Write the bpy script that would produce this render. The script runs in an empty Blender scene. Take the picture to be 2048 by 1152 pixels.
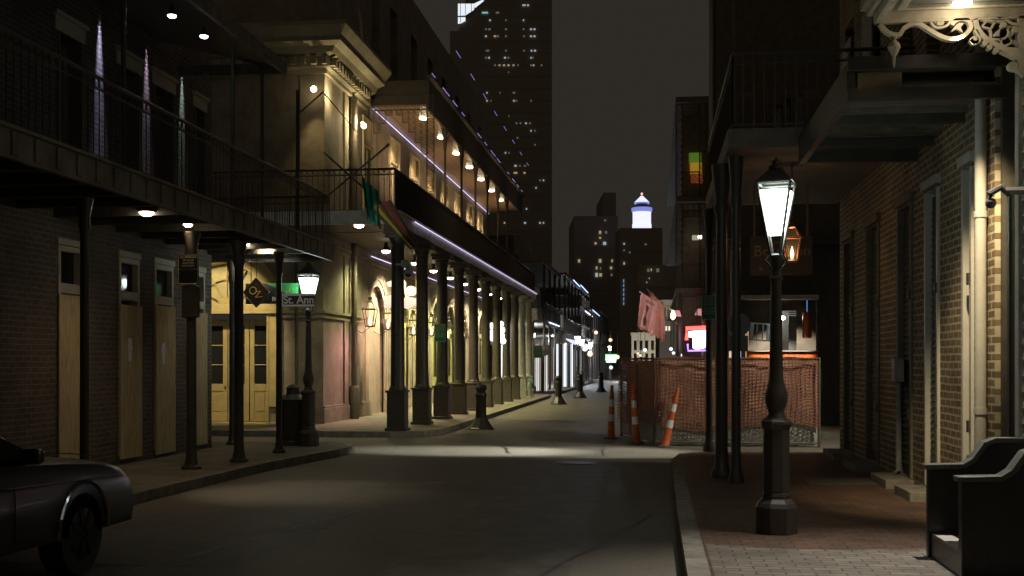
import bpy, bmesh, math, random
from mathutils import Vector, Matrix
random.seed(7)
R = math.radians
C = bpy.context.scene.collection
SC = bpy.context.scene

# ---------------------------------------------------------------- camera
YAW = 7.06
F = 40.0 / 36.0 * 2048.0
S_, C_ = math.sin(R(YAW)), math.cos(R(YAW))
cam_d = bpy.data.cameras.new('camera')
cam = bpy.data.objects.new('camera', cam_d); C.objects.link(cam)
cam.location = (0, 0, 1.7)
cam.rotation_euler = (R(90), 0, R(YAW))
cam_d.lens = 40.0; cam_d.sensor_width = 36.0; cam_d.shift_y = 149.0 / 2048.0
cam_d.clip_start = 0.1; cam_d.clip_end = 3000
SC.camera = cam
SC.render.resolution_x = 1024; SC.render.resolution_y = 576

# ---------------------------------------------------------------- world: dim, warm, light-polluted night sky
w = bpy.data.worlds.new('World'); SC.world = w; w.use_nodes = True
nt = w.node_tree; nt.nodes.clear()
out = nt.nodes.new('ShaderNodeOutputWorld'); bg = nt.nodes.new('ShaderNodeBackground')
tc = nt.nodes.new('ShaderNodeTexCoord'); sep = nt.nodes.new('ShaderNodeSeparateXYZ')
m1 = nt.nodes.new('ShaderNodeMath'); m1.operation = 'MULTIPLY_ADD'; m1.inputs[1].default_value = -0.9; m1.inputs[2].default_value = 0.0
m2 = nt.nodes.new('ShaderNodeMath'); m2.operation = 'MULTIPLY_ADD'; m2.inputs[1].default_value = 0.9
rp = nt.nodes.new('ShaderNodeValToRGB')
rp.color_ramp.elements[0].position = -0.0; rp.color_ramp.elements[0].color = (0.0258, 0.0218, 0.0178, 1)
rp.color_ramp.elements[1].position = 0.85; rp.color_ramp.elements[1].color = (0.047, 0.037, 0.026, 1)
nt.links.new(tc.outputs['Generated'], sep.inputs[0])
nt.links.new(sep.outputs['Y'], m1.inputs[0])
nt.links.new(sep.outputs['Z'], m2.inputs[0]); nt.links.new(m1.outputs[0], m2.inputs[2])
nt.links.new(m2.outputs[0], rp.inputs[0]); nt.links.new(rp.outputs[0], bg.inputs[0])
bg.inputs[1].default_value = 1.0
nt.links.new(bg.outputs[0], out.inputs[0])
SC.view_settings.view_transform = 'Standard'
try: SC.view_settings.look = 'None'
except Exception: pass
SC.view_settings.exposure = 0.0; SC.view_settings.gamma = 1.0
SC.cycles.use_denoising = True
SC.cycles.max_bounces = 5; SC.cycles.diffuse_bounces = 2; SC.cycles.glossy_bounces = 3
SC.cycles.transparent_max_bounces = 8
SC.cycles.sample_clamp_indirect = 3.0
SC.cycles.use_light_tree = True

# ---------------------------------------------------------------- measuring helpers (pixel of the 2048-wide photograph -> place)
def Yw(px, X):
    k = (px - 1024) / F
    return X * (C_ + k * S_) / (k * C_ - S_)
def Xw(px, Y):
    k = (px - 1024) / F
    return Y * (k * C_ - S_) / (C_ + k * S_)
def Dp(X, Y): return -X * S_ + Y * C_
def Zw(py, X, Y): return 1.7 + (725 - py) * Dp(X, Y) / F
def at(px, py, D):
    x = (px - 1024) / F * D
    return Vector((-S_ * D + C_ * x, C_ * D + S_ * x, 1.7 + (725 - py) / F * D))

# ---------------------------------------------------------------- materials
MATS = {}
def mat(name, col, rough=0.7, metal=0.0, vary=0.25, scale=6.0, bump=0.15, spec=0.5, coat=0.0, col2=None, stretch=None):
    if name in MATS: return MATS[name]
    m = bpy.data.materials.new(name); m.use_nodes = True; MATS[name] = m
    n = m.node_tree; b = n.nodes['Principled BSDF']
    b.inputs['Roughness'].default_value = rough; b.inputs['Metallic'].default_value = metal
    b.inputs['Specular IOR Level'].default_value = spec; b.inputs['Coat Weight'].default_value = coat
    t = n.nodes.new('ShaderNodeTexCoord'); mp = n.nodes.new('ShaderNodeMapping')
    if stretch: mp.inputs['Scale'].default_value = stretch
    n.links.new(t.outputs['Object'], mp.inputs[0])
    no = n.nodes.new('ShaderNodeTexNoise'); no.inputs['Scale'].default_value = scale; no.inputs['Detail'].default_value = 6; no.inputs['Roughness'].default_value = .65
    n.links.new(mp.outputs[0], no.inputs['Vector'])
    r = n.nodes.new('ShaderNodeValToRGB')
    c2 = col2 if col2 else tuple(c * (1 - vary) for c in col)
    c1 = col if col2 else tuple(min(1, c * (1 + vary)) for c in col)
    r.color_ramp.elements[0].position = .32; r.color_ramp.elements[0].color = (*c2, 1)
    r.color_ramp.elements[1].position = .68; r.color_ramp.elements[1].color = (*c1, 1)
    n.links.new(no.outputs['Fac'], r.inputs[0]); n.links.new(r.outputs[0], b.inputs['Base Color'])
    if bump:
        bp = n.nodes.new('ShaderNodeBump'); bp.inputs['Strength'].default_value = bump; bp.inputs['Distance'].default_value = .02
        n2 = n.nodes.new('ShaderNodeTexNoise'); n2.inputs['Scale'].default_value = scale * 5; n2.inputs['Detail'].default_value = 4
        n.links.new(mp.outputs[0], n2.inputs['Vector']); n.links.new(n2.outputs['Fac'], bp.inputs['Height']); n.links.new(bp.outputs[0], b.inputs['Normal'])
    return m
def emit(name, col, s):
    if name in MATS: return MATS[name]
    m = bpy.data.materials.new(name); m.use_nodes = True; MATS[name] = m
    n = m.node_tree; b = n.nodes['Principled BSDF']
    b.inputs['Base Color'].default_value = (.3, .3, .3, 1); b.inputs['Roughness'].default_value = .6
    b.inputs['Emission Color'].default_value = (*col, 1); b.inputs['Emission Strength'].default_value = s
    return m
def brick(name, c1, c2, mortar, axis='x', w_=.21, h_=.075, rough=.85, msize=.012, floor=False):
    if name in MATS: return MATS[name]
    m = bpy.data.materials.new(name); m.use_nodes = True; MATS[name] = m
    n = m.node_tree; b = n.nodes['Principled BSDF']; b.inputs['Roughness'].default_value = rough
    g = n.nodes.new('ShaderNodeNewGeometry'); s = n.nodes.new('ShaderNodeSeparateXYZ'); cb = n.nodes.new('ShaderNodeCombineXYZ')
    n.links.new(g.outputs['Position'], s.inputs[0])
    if floor: a, bb = 'X', 'Y'
    else: a, bb = ('Y' if axis == 'x' else 'X'), 'Z'
    n.links.new(s.outputs[a], cb.inputs[0]); n.links.new(s.outputs[bb], cb.inputs[1])
    no = n.nodes.new('ShaderNodeTexNoise'); no.inputs['Scale'].default_value = 3.0; no.inputs['Detail'].default_value = 5
    n.links.new(g.outputs['Position'], no.inputs['Vector'])
    # slightly wavy courses
    ad = n.nodes.new('ShaderNodeVectorMath'); ad.operation = 'MULTIPLY_ADD'
    ad.inputs[1].default_value = (.02, .02, 0)
    n.links.new(no.outputs['Color'], ad.inputs[0]); n.links.new(cb.outputs[0], ad.inputs[2])
    bt = n.nodes.new('ShaderNodeTexBrick'); n.links.new(ad.outputs[0], bt.inputs['Vector'])
    bt.inputs['Color1'].default_value = (*c1, 1); bt.inputs['Color2'].default_value = (*c2, 1); bt.inputs['Mortar'].default_value = (*mortar, 1)
    bt.inputs['Scale'].default_value = 1.0; bt.inputs['Brick Width'].default_value = w_; bt.inputs['Row Height'].default_value = h_
    bt.inputs['Mortar Size'].default_value = msize; bt.inputs['Mortar Smooth'].default_value = .3
    n3 = n.nodes.new('ShaderNodeTexNoise'); n3.inputs['Scale'].default_value = 1.3; n3.inputs['Detail'].default_value = 8; n3.inputs['Roughness'].default_value = .7
    n.links.new(g.outputs['Position'], n3.inputs['Vector'])
    r = n.nodes.new('ShaderNodeValToRGB'); r.color_ramp.elements[0].position = .3; r.color_ramp.elements[0].color = (.45, .45, .45, 1)
    r.color_ramp.elements[1].position = .65; r.color_ramp.elements[1].color = (1.15, 1.15, 1.15, 1)
    n.links.new(n3.outputs['Fac'], r.inputs[0])
    mx = n.nodes.new('ShaderNodeMix'); mx.data_type = 'RGBA'; mx.blend_type = 'MULTIPLY'; mx.inputs['Factor'].default_value = 1
    n.links.new(bt.outputs['Color'], mx.inputs['A']); n.links.new(r.outputs[0], mx.inputs['B'])
    n.links.new(mx.outputs['Result'], b.inputs['Base Color'])
    bp = n.nodes.new('ShaderNodeBump'); bp.inputs['Strength'].default_value = .6; bp.inputs['Distance'].default_value = .01; bp.invert = True
    n.links.new(bt.outputs['Fac'], bp.inputs['Height']); n.links.new(bp.outputs[0], b.inputs['Normal'])
    return m
def glass(name, tint=(.02, .022, .024), rough=.08):
    return mat(name, tint, rough=rough, vary=.1, bump=0, spec=.5)

IRON = mat('black_iron_paint', (.062, .054, .044), rough=.42, vary=.2, scale=14, bump=.12)
IRONM = mat('matt_iron_paint', (.12, .10, .08), rough=.6, vary=.25, scale=10, bump=.15)
STUCCO = mat('grey_stucco', (.25, .215, .165), rough=.9, vary=.28, scale=2.2, bump=.4)
CREAM = mat('cream_paint', (.46, .41, .31), rough=.6, vary=.14, scale=3, bump=.1)
YDOOR = mat('yellowed_door_paint', (.42, .34, .16), rough=.55, vary=.14, scale=4, bump=.1)
def plywood():
    m = mat('raw_plywood', (.50, .40, .23), rough=.85, vary=.3, scale=4, bump=.2, stretch=(3, 9, .9))
    n = m.node_tree; b_ = n.nodes['Principled BSDF']; src = b_.inputs['Base Color'].links[0].from_socket
    t = n.nodes.new('ShaderNodeNewGeometry'); mp = n.nodes.new('ShaderNodeMapping'); mp.inputs['Scale'].default_value = (1, 26, 2.6)
    v = n.nodes.new('ShaderNodeTexVoronoi'); v.inputs['Scale'].default_value = 1.0; v.inputs['Randomness'].default_value = .55
    n.links.new(t.outputs['Position'], mp.inputs[0]); n.links.new(mp.outputs[0], v.inputs['Vector'])
    r = n.nodes.new('ShaderNodeValToRGB'); r.color_ramp.elements[0].position = .10; r.color_ramp.elements[0].color = (.35, .3, .25, 1); r.color_ramp.elements[1].position = .30; r.color_ramp.elements[1].color = (1, 1, 1, 1)
    n.links.new(v.outputs['Distance'], r.inputs[0])
    mx = n.nodes.new('ShaderNodeMix'); mx.data_type = 'RGBA'; mx.blend_type = 'MULTIPLY'; mx.inputs['Factor'].default_value = .8
    n.links.new(src, mx.inputs['A']); n.links.new(r.outputs[0], mx.inputs['B']); n.links.new(mx.outputs['Result'], b_.inputs['Base Color'])
    return m
PLY = plywood()
DARKWOOD = mat('dark_painted_wood', (.10, .085, .065), rough=.6, vary=.3, scale=5, bump=.15, stretch=(4, 4, .6))
GREYWOOD = mat('weathered_ceiling_boards', (.15, .125, .10), rough=.7, vary=.3, scale=4, bump=.25, stretch=(.6, 5, 5))
GLASSD = glass('dark_window_glass')
CONC = mat('kerb_concrete', (.20, .185, .155), rough=.85, vary=.35, scale=5, bump=.4)
BRICKL = brick('old_red_brick', (.125, .085, .065), (.085, .062, .05), (.17, .15, .125))
BRICKLY = brick('old_red_brick_end', (.125, .085, .065), (.085, .062, .05), (.17, .15, .125), axis='y')
BRICKR = brick('tan_brick', (.25, .165, .085), (.15, .10, .058), (.46, .40, .28), w_=.215, h_=.082, msize=.014)
BRICKRY = brick('tan_brick_end', (.25, .165, .085), (.15, .10, .058), (.46, .40, .28), axis='y', w_=.215, h_=.082, msize=.014)
PAVE = brick('brick_paving', (.18, .10, .07), (.115, .072, .052), (.06, .05, .04), floor=True, w_=.22, h_=.11, msize=.010, rough=.5)
PAVEL = mat('worn_slab_paving', (.17, .145, .11), rough=.75, vary=.4, scale=2, bump=.3)
WHITE = mat('white_paint', (.44, .42, .37), rough=.5, vary=.08, scale=5, bump=.05)
STEEL = mat('galvanised_steel', (.42, .42, .40), rough=.4, metal=.7, vary=.15, scale=8, bump=.05)

# ---------------------------------------------------------------- mesh building
ORG = {}
def link(o): C.objects.link(o); return o
class MB:
    def __init__(s): s.v = []; s.f = []
    def add(s, vs, fs):
        b = len(s.v); s.v += [tuple(v) for v in vs]; s.f += [tuple(i + b for i in f) for f in fs]; return s
    def box(s, x0, x1, y0, y1, z0, z1):
        if x0 > x1: x0, x1 = x1, x0
        if y0 > y1: y0, y1 = y1, y0
        if z0 > z1: z0, z1 = z1, z0
        return s.add([(x0, y0, z0), (x1, y0, z0), (x1, y1, z0), (x0, y1, z0), (x0, y0, z1), (x1, y0, z1), (x1, y1, z1), (x0, y1, z1)],
                     [(0, 3, 2, 1), (4, 5, 6, 7), (0, 1, 5, 4), (1, 2, 6, 5), (2, 3, 7, 6), (3, 0, 4, 7)])
    def mbox(s, M, sx, sy, sz):
        vs = [M @ Vector((a * sx / 2, b * sy / 2, c * sz / 2)) for c in (-1, 1) for a, b in ((-1, -1), (1, -1), (1, 1), (-1, 1))]
        return s.add(vs, [(0, 3, 2, 1), (4, 5, 6, 7), (0, 1, 5, 4), (1, 2, 6, 5), (2, 3, 7, 6), (3, 0, 4, 7)])
    def lathe(s, x, y, prof, seg=16, rot=0):
        vs = []; fs = []; n = len(prof)
        for r, z in prof:
            for k in range(seg):
                a = 2 * math.pi * k / seg + rot; vs.append((x + r * math.cos(a), y + r * math.sin(a), z))
        for i in range(n - 1):
            for k in range(seg):
                k2 = (k + 1) % seg; fs.append((i * seg + k, i * seg + k2, (i + 1) * seg + k2, (i + 1) * seg + k))
        fs.append(tuple(reversed(range(seg)))); fs.append(tuple((n - 1) * seg + k for k in range(seg)))
        return s.add(vs, fs)
    def cyl(s, x, y, z0, z1, r, seg=12): return s.lathe(x, y, [(r, z0), (r, z1)], seg)
    def tube(s, pts, r, seg=6, closed=False):
        pts = [Vector(p) for p in pts]; n = len(pts); vs = []; fs = []
        for i, p in enumerate(pts):
            if closed: d = pts[(i + 1) % n] - pts[i - 1]
            else: d = pts[min(i + 1, n - 1)] - pts[max(i - 1, 0)]
            if d.length < 1e-9: d = Vector((0, 0, 1))
            d.normalize(); up = Vector((0, 0, 1)) if abs(d.z) < .95 else Vector((1, 0, 0))
            a = d.cross(up).normalized(); b = d.cross(a).normalized()
            rr = r[i] if isinstance(r, (list, tuple)) else r
            for k in range(seg):
                t = 2 * math.pi * k / seg; vs.append(p + a * rr * math.cos(t) + b * rr * math.sin(t))
        m = n if closed else n - 1
        for i in range(m):
            for k in range(seg):
                k2 = (k + 1) % seg; j = (i + 1) % n; fs.append((i * seg + k, i * seg + k2, j * seg + k2, j * seg + k))
        if not closed: fs.append(tuple(reversed(range(seg)))); fs.append(tuple((n - 1) * seg + k for k in range(seg)))
        return s.add(vs, fs)
    def prism(s, poly, fn, t0, t1):
        n = len(poly); vs = [fn(a, b, t0) for a, b in poly] + [fn(a, b, t1) for a, b in poly]
        fs = [tuple(reversed(range(n))), tuple(range(n, 2 * n))] + [(i, (i + 1) % n, (i + 1) % n + n, i + n) for i in range(n)]
        return s.add(vs, fs)
    def ribbon(s, pts, wd, fn, t0, t1):       # a flat bent strip of width wd, extruded t0..t1
        n = len(pts); L = []; Rr = []
        for i in range(n):
            a = Vector(pts[max(i - 1, 0)]); b = Vector(pts[min(i + 1, n - 1)]); d = (b - a)
            if d.length < 1e-9: d = Vector((1, 0))
            d.normalize(); nn = Vector((-d.y, d.x)); ww = (wd[i] if isinstance(wd, list) else wd) / 2
            p = Vector(pts[i]); L.append(p + nn * ww); Rr.append(p - nn * ww)
        vs = []
        for i in range(n):
            vs += [fn(L[i].x, L[i].y, t0), fn(Rr[i].x, Rr[i].y, t0), fn(Rr[i].x, Rr[i].y, t1), fn(L[i].x, L[i].y, t1)]
        fs = []
        for i in range(n - 1):
            a = i * 4; b = a + 4
            for k in range(4): k2 = (k + 1) % 4; fs.append((a + k, a + k2, b + k2, b + k))
        fs += [(0, 1, 2, 3), tuple((n - 1) * 4 + k for k in (3, 2, 1, 0))]
        return s.add(vs, fs)
    def sphere(s, c, r, seg=10, sz=1.0):
        prof = [(max(.001, r * math.sin(math.pi * i / seg)), c[2] - r * sz * math.cos(math.pi * i / seg)) for i in range(seg + 1)]
        return s.lathe(c[0], c[1], prof, seg + 4)
    def build(s, name, m, parent=None, origin=None, smooth=False, bevel=0, label=None):
        o_ = Vector(ORG[parent.name]) if parent is not None else Vector(origin or (0, 0, 0))
        me = bpy.data.meshes.new(name); me.from_pydata([tuple(Vector(v) - o_) for v in s.v], [], s.f); me.materials.append(m)
        bm = bmesh.new(); bm.from_mesh(me); bmesh.ops.recalc_face_normals(bm, faces=bm.faces); bm.to_mesh(me); bm.free()
        o = bpy.data.objects.new(name, me); link(o)
        if parent is not None: o.parent = parent
        else: o.location = o_
        ORG[o.name] = tuple(o_)
        if smooth:
            for p in me.polygons: p.use_smooth = True
            try: me.set_sharp_from_angle(angle=R(40))
            except Exception: pass
        if bevel:
            bv = o.modifiers.new('bevel', 'BEVEL'); bv.width = bevel; bv.segments = 2; bv.limit_method = 'ANGLE'
        if label: o['label'] = label
        return o
def tag(o, label=None, cat=None, group=None, kind=None):
    if label: o['label'] = label
    if cat: o['category'] = cat
    if group: o['group'] = group
    if kind: o['kind'] = kind
    return o
def thing(name, label, cat, loc, group=None):
    o = bpy.data.objects.new(name, None); link(o); o.location = loc; ORG[o.name] = tuple(loc); o.empty_display_size = .2
    return tag(o, label, cat, group)
def struct(mb, name, m, **k):
    o = mb.build(name, m, **k); o['kind'] = 'structure'; return o
def copy_tree(o, parent=None, loc=None):
    c = o.copy(); link(c)
    if parent is not None: c.parent = parent
    if loc is not None: c.location = loc; 
    ORG[c.name] = tuple(c.location) if parent is None else ORG[parent.name]
    for ch in [x for x in bpy.data.objects if x.parent == o]: copy_tree(ch, c)
    return c
def text(s, size, m, parent, M, name='lettering', ext=.003, align='CENTER', bold=0.0):
    cu = bpy.data.curves.new(name, 'FONT'); cu.body = s; cu.size = size; cu.extrude = ext; cu.align_x = align; cu.align_y = 'CENTER'; cu.offset = bold
    tmp = bpy.data.objects.new('tmp_text', cu); link(tmp)
    dg = bpy.context.evaluated_depsgraph_get(); dg.update()
    me = bpy.data.meshes.new_from_object(tmp.evaluated_get(dg)); bpy.data.objects.remove(tmp)
    o_ = Vector(ORG[parent.name]); me.transform(Matrix.Translation(-o_) @ M); me.materials.clear(); me.materials.append(m)
    o = bpy.data.objects.new(name, me); link(o); o.parent = parent; ORG[o.name] = tuple(o_); return o
def facing(pos, rz=0):   # text standing upright, read from -Y
    return Matrix.Translation(Vector(pos)) @ Matrix.Rotation(rz, 4, 'Z') @ Matrix.Rotation(R(90), 4, 'X')
def point(parent, pos, power, col=(1, .8, .55), size=.03):
    d = bpy.data.lights.new('bulb_light', 'POINT'); d.energy = power; d.color = col; d.shadow_soft_size = size
    o = bpy.data.objects.new('bulb_light', d); link(o)
    if parent is not None: o.parent = parent; o.location = Vector(pos) - Vector(ORG[parent.name])
    else: o.location = pos
    return o
def spot(parent, pos, aim, power, col, angle=60, blend=.5, size=.04):
    d = bpy.data.lights.new('spot_light', 'SPOT'); d.energy = power; d.color = col; d.spot_size = R(angle); d.spot_blend = blend; d.shadow_soft_size = size
    o = bpy.data.objects.new('spot_light', d); link(o)
    o.rotation_euler = (Vector(aim) - Vector(pos)).to_track_quat('-Z', 'Y').to_euler()
    if parent is not None: o.parent = parent; o.location = Vector(pos) - Vector(ORG[parent.name])
    else: o.location = pos
    return o
WARM = (1.0, .72, .42); WARMER = (1.0, .60, .28); COOL = (.80, .95, 1.0); LIME = (.95, .88, .42); PINK = (1.0, .55, .55)

# wall facing +X or -X at plane X (thickness goes away from the street), with rectangular and arched openings
def wall_x(mb, X, th, Y0, Y1, Z0, Z1, rects=(), arches=()):
    ys = sorted({Y0, Y1, *[v for r in rects for v in r[:2]], *[v for a in arches for v in (a[0] - a[1], a[0] + a[1])]})
    ys = [y for y in ys if Y0 - 1e-6 <= y <= Y1 + 1e-6]
    for a, b in zip(ys, ys[1:]):
        mid = (a + b) / 2; cuts = []
        for (r0, r1, z0, z1) in rects:
            if r0 < mid < r1: cuts.append((max(z0, Z0), min(z1, Z1)))
        ar = [q for q in arches if q[0] - q[1] < mid < q[0] + q[1]]
        z = Z0
        for (yc, r, zb, zs) in ar: cuts.append((zb, zs + r))
        for z0, z1 in sorted(cuts):
            if z0 > z + 1e-6: mb.box(X, X + th, a, b, z, z0)
            z = max(z, z1)
        if z < Z1: mb.box(X, X + th, a, b, z, Z1)
        for (yc, r, zb, zs) in ar:
            N = 14
            for k in range(N):
                t0 = math.pi * k / N; t1 = math.pi * (k + 1) / N
                pa = (yc - r * math.cos(t0), zs + r * math.sin(t0)); pb = (yc - r * math.cos(t1), zs + r * math.sin(t1))
                mb.prism([pa, pb, (pb[0], zs + r), (pa[0], zs + r)], lambda u, v, t: (t, u, v), X, X + th)
def wall_y(mb, Y, th, X0, X1, Z0, Z1, rects=(), arches=()):
    t = MB(); wall_x(t, Y, th, X0, X1, Z0, Z1, rects, arches)
    mb.add([(v[1], v[0], v[2]) for v in t.v], t.f)
def arc(cx, cz, r, a0, a1, n=12): return [(cx + r * math.cos(R(a0 + (a1 - a0) * i / n)), cz + r * math.sin(R(a0 + (a1 - a0) * i / n))) for i in range(n + 1)]
def spiral(cx, cz, r0, r1, a0, a1, n=14): return [(cx + (r0 + (r1 - r0) * i / n) * math.cos(R(a0 + (a1 - a0) * i / n)), cz + (r0 + (r1 - r0) * i / n) * math.sin(R(a0 + (a1 - a0) * i / n))) for i in range(n + 1)]
def XZ(Y): return lambda u, v, t: (u, Y + t, v)
def YZ(X): return lambda u, v, t: (X + t, u, v)
def railing(mb, p0, p1, z0, z1, step=.13, r=.009):
    p0 = Vector((*p0, 0)); p1 = Vector((*p1, 0)); L = (p1 - p0).length; n = max(1, int(L / step)); d = (p1 - p0) / n
    for z, rr in ((z0 + .06, .014), (z1, .024), (z1 - .13, .012)):
        mb.tube([p0 + Vector((0, 0, z)), p1 + Vector((0, 0, z))], rr, 4)
    for i in range(n + 1):
        p = p0 + d * i; mb.tube([p + Vector((0, 0, z0)), p + Vector((0, 0, z1))], r, 3)
        if i < n:
            c = p + d / 2; q = (z1 - .065)
            u = d.normalized()
            mb.tube([c + u * .05 * math.cos(a) + Vector((0, 0, q + .05 * math.sin(a))) for a in [k * math.pi / 4 for k in range(8)]], .006, 3, closed=True)
def lattice(mb, fn, u0, u1, v0, v1, cell=.2, r=.008, frame=.014):     # cast-iron scrollwork panel of linked rings and curls
    def P(u, v): return fn(u, v, 0)
    for a, b in (((u0, v0), (u1, v0)), ((u1, v0), (u1, v1)), ((u1, v1), (u0, v1)), ((u0, v1), (u0, v0))): mb.tube([P(*a), P(*b)], frame, 4)
    nu = max(1, round((u1 - u0) / cell)); nv = max(1, round((v1 - v0) / cell)); cu = (u1 - u0) / nu; cv = (v1 - v0) / nv
    for i in range(nu):
        for j in range(nv):
            x = u0 + (i + .5) * cu; z = v0 + (j + .5) * cv
            mb.tube([P(x + cu * .42 * math.cos(t), z + cv * .42 * math.sin(t)) for t in [k * math.pi / 5 for k in range(10)]], r, 3, closed=True)
            for sx in (-1, 1):
                mb.tube([P(*q) for q in spiral(x + sx * cu * .16, z, cu * .04, cu * .16, 0, sx * 400, 8)], r * .8, 3)
            mb.tube([P(x - cu / 2, z - cv / 2), P(x - cu * .2, z - cv * .2)], r, 3); mb.tube([P(x + cu / 2, z + cv / 2), P(x + cu * .2, z + cv * .2)], r, 3)

# ================================================================ THE SETTING
# asphalt: dark, patched and cracked, a little glossy
def asphalt():
    m = bpy.data.materials.new('worn_asphalt'); m.use_nodes = True; n = m.node_tree; b = n.nodes['Principled BSDF']
    g = n.nodes.new('ShaderNodeNewGeometry')
    n1 = n.nodes.new('ShaderNodeTexNoise'); n1.inputs['Scale'].default_value = .55; n1.inputs['Detail'].default_value = 8; n1.inputs['Roughness'].default_value = .62
    n2 = n.nodes.new('ShaderNodeTexNoise'); n2.inputs['Scale'].default_value = 22; n2.inputs['Detail'].default_value = 8; n2.inputs['Roughness'].default_value = .8
    vo = n.nodes.new('ShaderNodeTexVoronoi'); vo.feature = 'DISTANCE_TO_EDGE'; vo.inputs['Scale'].default_value = .33
    nw = n.nodes.new('ShaderNodeTexNoise'); nw.inputs['Scale'].default_value = 1.7; nw.inputs['Detail'].default_value = 6
    ad = n.nodes.new('ShaderNodeVectorMath'); ad.operation = 'MULTIPLY_ADD'; ad.inputs[1].default_value = (1.2, 1.2, 0)
    n.links.new(g.outputs['Position'], nw.inputs['Vector']); n.links.new(nw.outputs['Color'], ad.inputs[0]); n.links.new(g.outputs['Position'], ad.inputs[2]); n.links.new(ad.outputs[0], vo.inputs['Vector'])
    for x in (n1, n2): n.links.new(g.outputs['Position'], x.inputs['Vector'])
    r1 = n.nodes.new('ShaderNodeValToRGB'); r1.color_ramp.elements[0].position = .35; r1.color_ramp.elements[0].color = (.12, .104, .082, 1); r1.color_ramp.elements[1].position = .7; r1.color_ramp.elements[1].color = (.18, .156, .122, 1)
    r2 = n.nodes.new('ShaderNodeValToRGB'); r2.color_ramp.elements[0].position = .3; r2.color_ramp.elements[0].color = (.6, .6, .6, 1); r2.color_ramp.elements[1].position = .75; r2.color_ramp.elements[1].color = (1.5, 1.5, 1.5, 1)
    r3 = n.nodes.new('ShaderNodeValToRGB'); r3.color_ramp.elements[0].position = .002; r3.color_ramp.elements[0].color = (.78, .78, .78, 1); r3.color_ramp.elements[1].position = .008; r3.color_ramp.elements[1].color = (1, 1, 1, 1)
    n.links.new(n1.outputs['Fac'], r1.inputs[0]); n.links.new(n2.outputs['Fac'], r2.inputs[0]); n.links.new(vo.outputs['Distance'], r3.inputs[0])
    a = n.nodes.new('ShaderNodeMix'); a.data_type = 'RGBA'; a.blend_type = 'MULTIPLY'; a.inputs['Factor'].default_value = 1
    c = n.nodes.new('ShaderNodeMix'); c.data_type = 'RGBA'; c.blend_type = 'MULTIPLY'; c.inputs['Factor'].default_value = 1
    n.links.new(r1.outputs[0], a.inputs['A']); n.links.new(r2.outputs[0], a.inputs['B']); n.links.new(a.outputs['Result'], c.inputs['A']); n.links.new(r3.outputs[0], c.inputs['B'])
    n.links.new(c.outputs['Result'], b.inputs['Base Color'])
    rr = n.nodes.new('ShaderNodeMapRange'); rr.inputs['From Min'].default_value = .35; rr.inputs['From Max'].default_value = .65; rr.inputs['To Min'].default_value = .55; rr.inputs['To Max'].default_value = .8
    n.links.new(n1.outputs['Fac'], rr.inputs['Value']); n.links.new(rr.outputs[0], b.inputs['Roughness'])
    bp = n.nodes.new('ShaderNodeBump'); bp.inputs['Strength'].default_value = .35; bp.inputs['Distance'].default_value = .008
    n.links.new(n2.outputs['Fac'], bp.inputs['Height']); n.links.new(bp.outputs[0], b.inputs['Normal'])
    return m
ASPH = asphalt()
struct(MB().add([(-900, -60, 0), (900, -60, 0), (900, 1400, 0), (-900, 1400, 0)], [(0, 1, 2, 3)]), 'road', ASPH)
FLAT = lambda u, v, t: (u, v, t)
def pavement(poly, m, edge=None):
    struct(MB().prism(poly, FLAT, -.05, .13), 'pavement', m)
    if edge:
        k = MB(); n = len(edge)
        k.ribbon(edge, .17, FLAT, -.04, .134)
        o = struct(k, 'kerb', CONC); return o
pavement([(-6.35, -14), (-6.3, 14), (-6.15, 17.5), (-5.8, 20.0), (-5.72, 20.8), (-5.9, 21.25), (-6.4, 21.45), (-40, 21.45), (-40, -14)], PAVEL,
         [(-6.27, -14), (-6.22, 14), (-6.07, 17.4), (-5.72, 19.9), (-5.64, 20.85), (-5.84, 21.32), (-6.4, 21.53), (-40, 21.53)])
pavement([(-40, 25.4), (-5.9, 25.4), (-5.3, 25.7), (-5.08, 26.3), (-5.05, 54.5), (-5.3, 56), (-6, 56.6), (-40, 56.6)], PAVEL,
         [(-40, 25.32), (-5.9, 25.32), (-5.25, 25.6), (-5.0, 26.3), (-4.97, 54.5), (-5.2, 56.1), (-6, 56.68), (-40, 56.68)])
pavement([(-40, 62), (-5.4, 62), (-5.05, 62.6), (-5.05, 134), (-40, 134)], PAVEL, [(-40, 61.92), (-5.4, 61.92), (-4.97, 62.5), (-4.97, 134)])
pavement([(.42, -14), (.42, 12), (.46, 18.5), (.62, 19.7), (1.1, 20.3), (40, 20.4), (40, -14)], PAVE,
         [(.34, -14), (.34, 12), (.38, 18.5), (.53, 19.8), (1.05, 20.38), (40, 20.48)])
pavement([(1.2, 26.3), (40, 26.3), (40, 134), (.5, 134), (.5, 27)], PAVEL, [(40, 26.2), (1.2, 26.2), (.45, 27), (.42, 134)])
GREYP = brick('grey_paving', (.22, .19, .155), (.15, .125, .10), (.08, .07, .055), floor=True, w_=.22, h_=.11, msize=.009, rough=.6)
struct(MB().add([(.45, -13.9, .134), (3.2, -13.9, .134), (3.2, 9.6, .134), (2.3, 9.9, .134), (1.2, 9.75, .134), (.45, 9.95, .134)], [(0, 1, 2, 3, 4, 5)]), 'pavement', GREYP)
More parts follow.
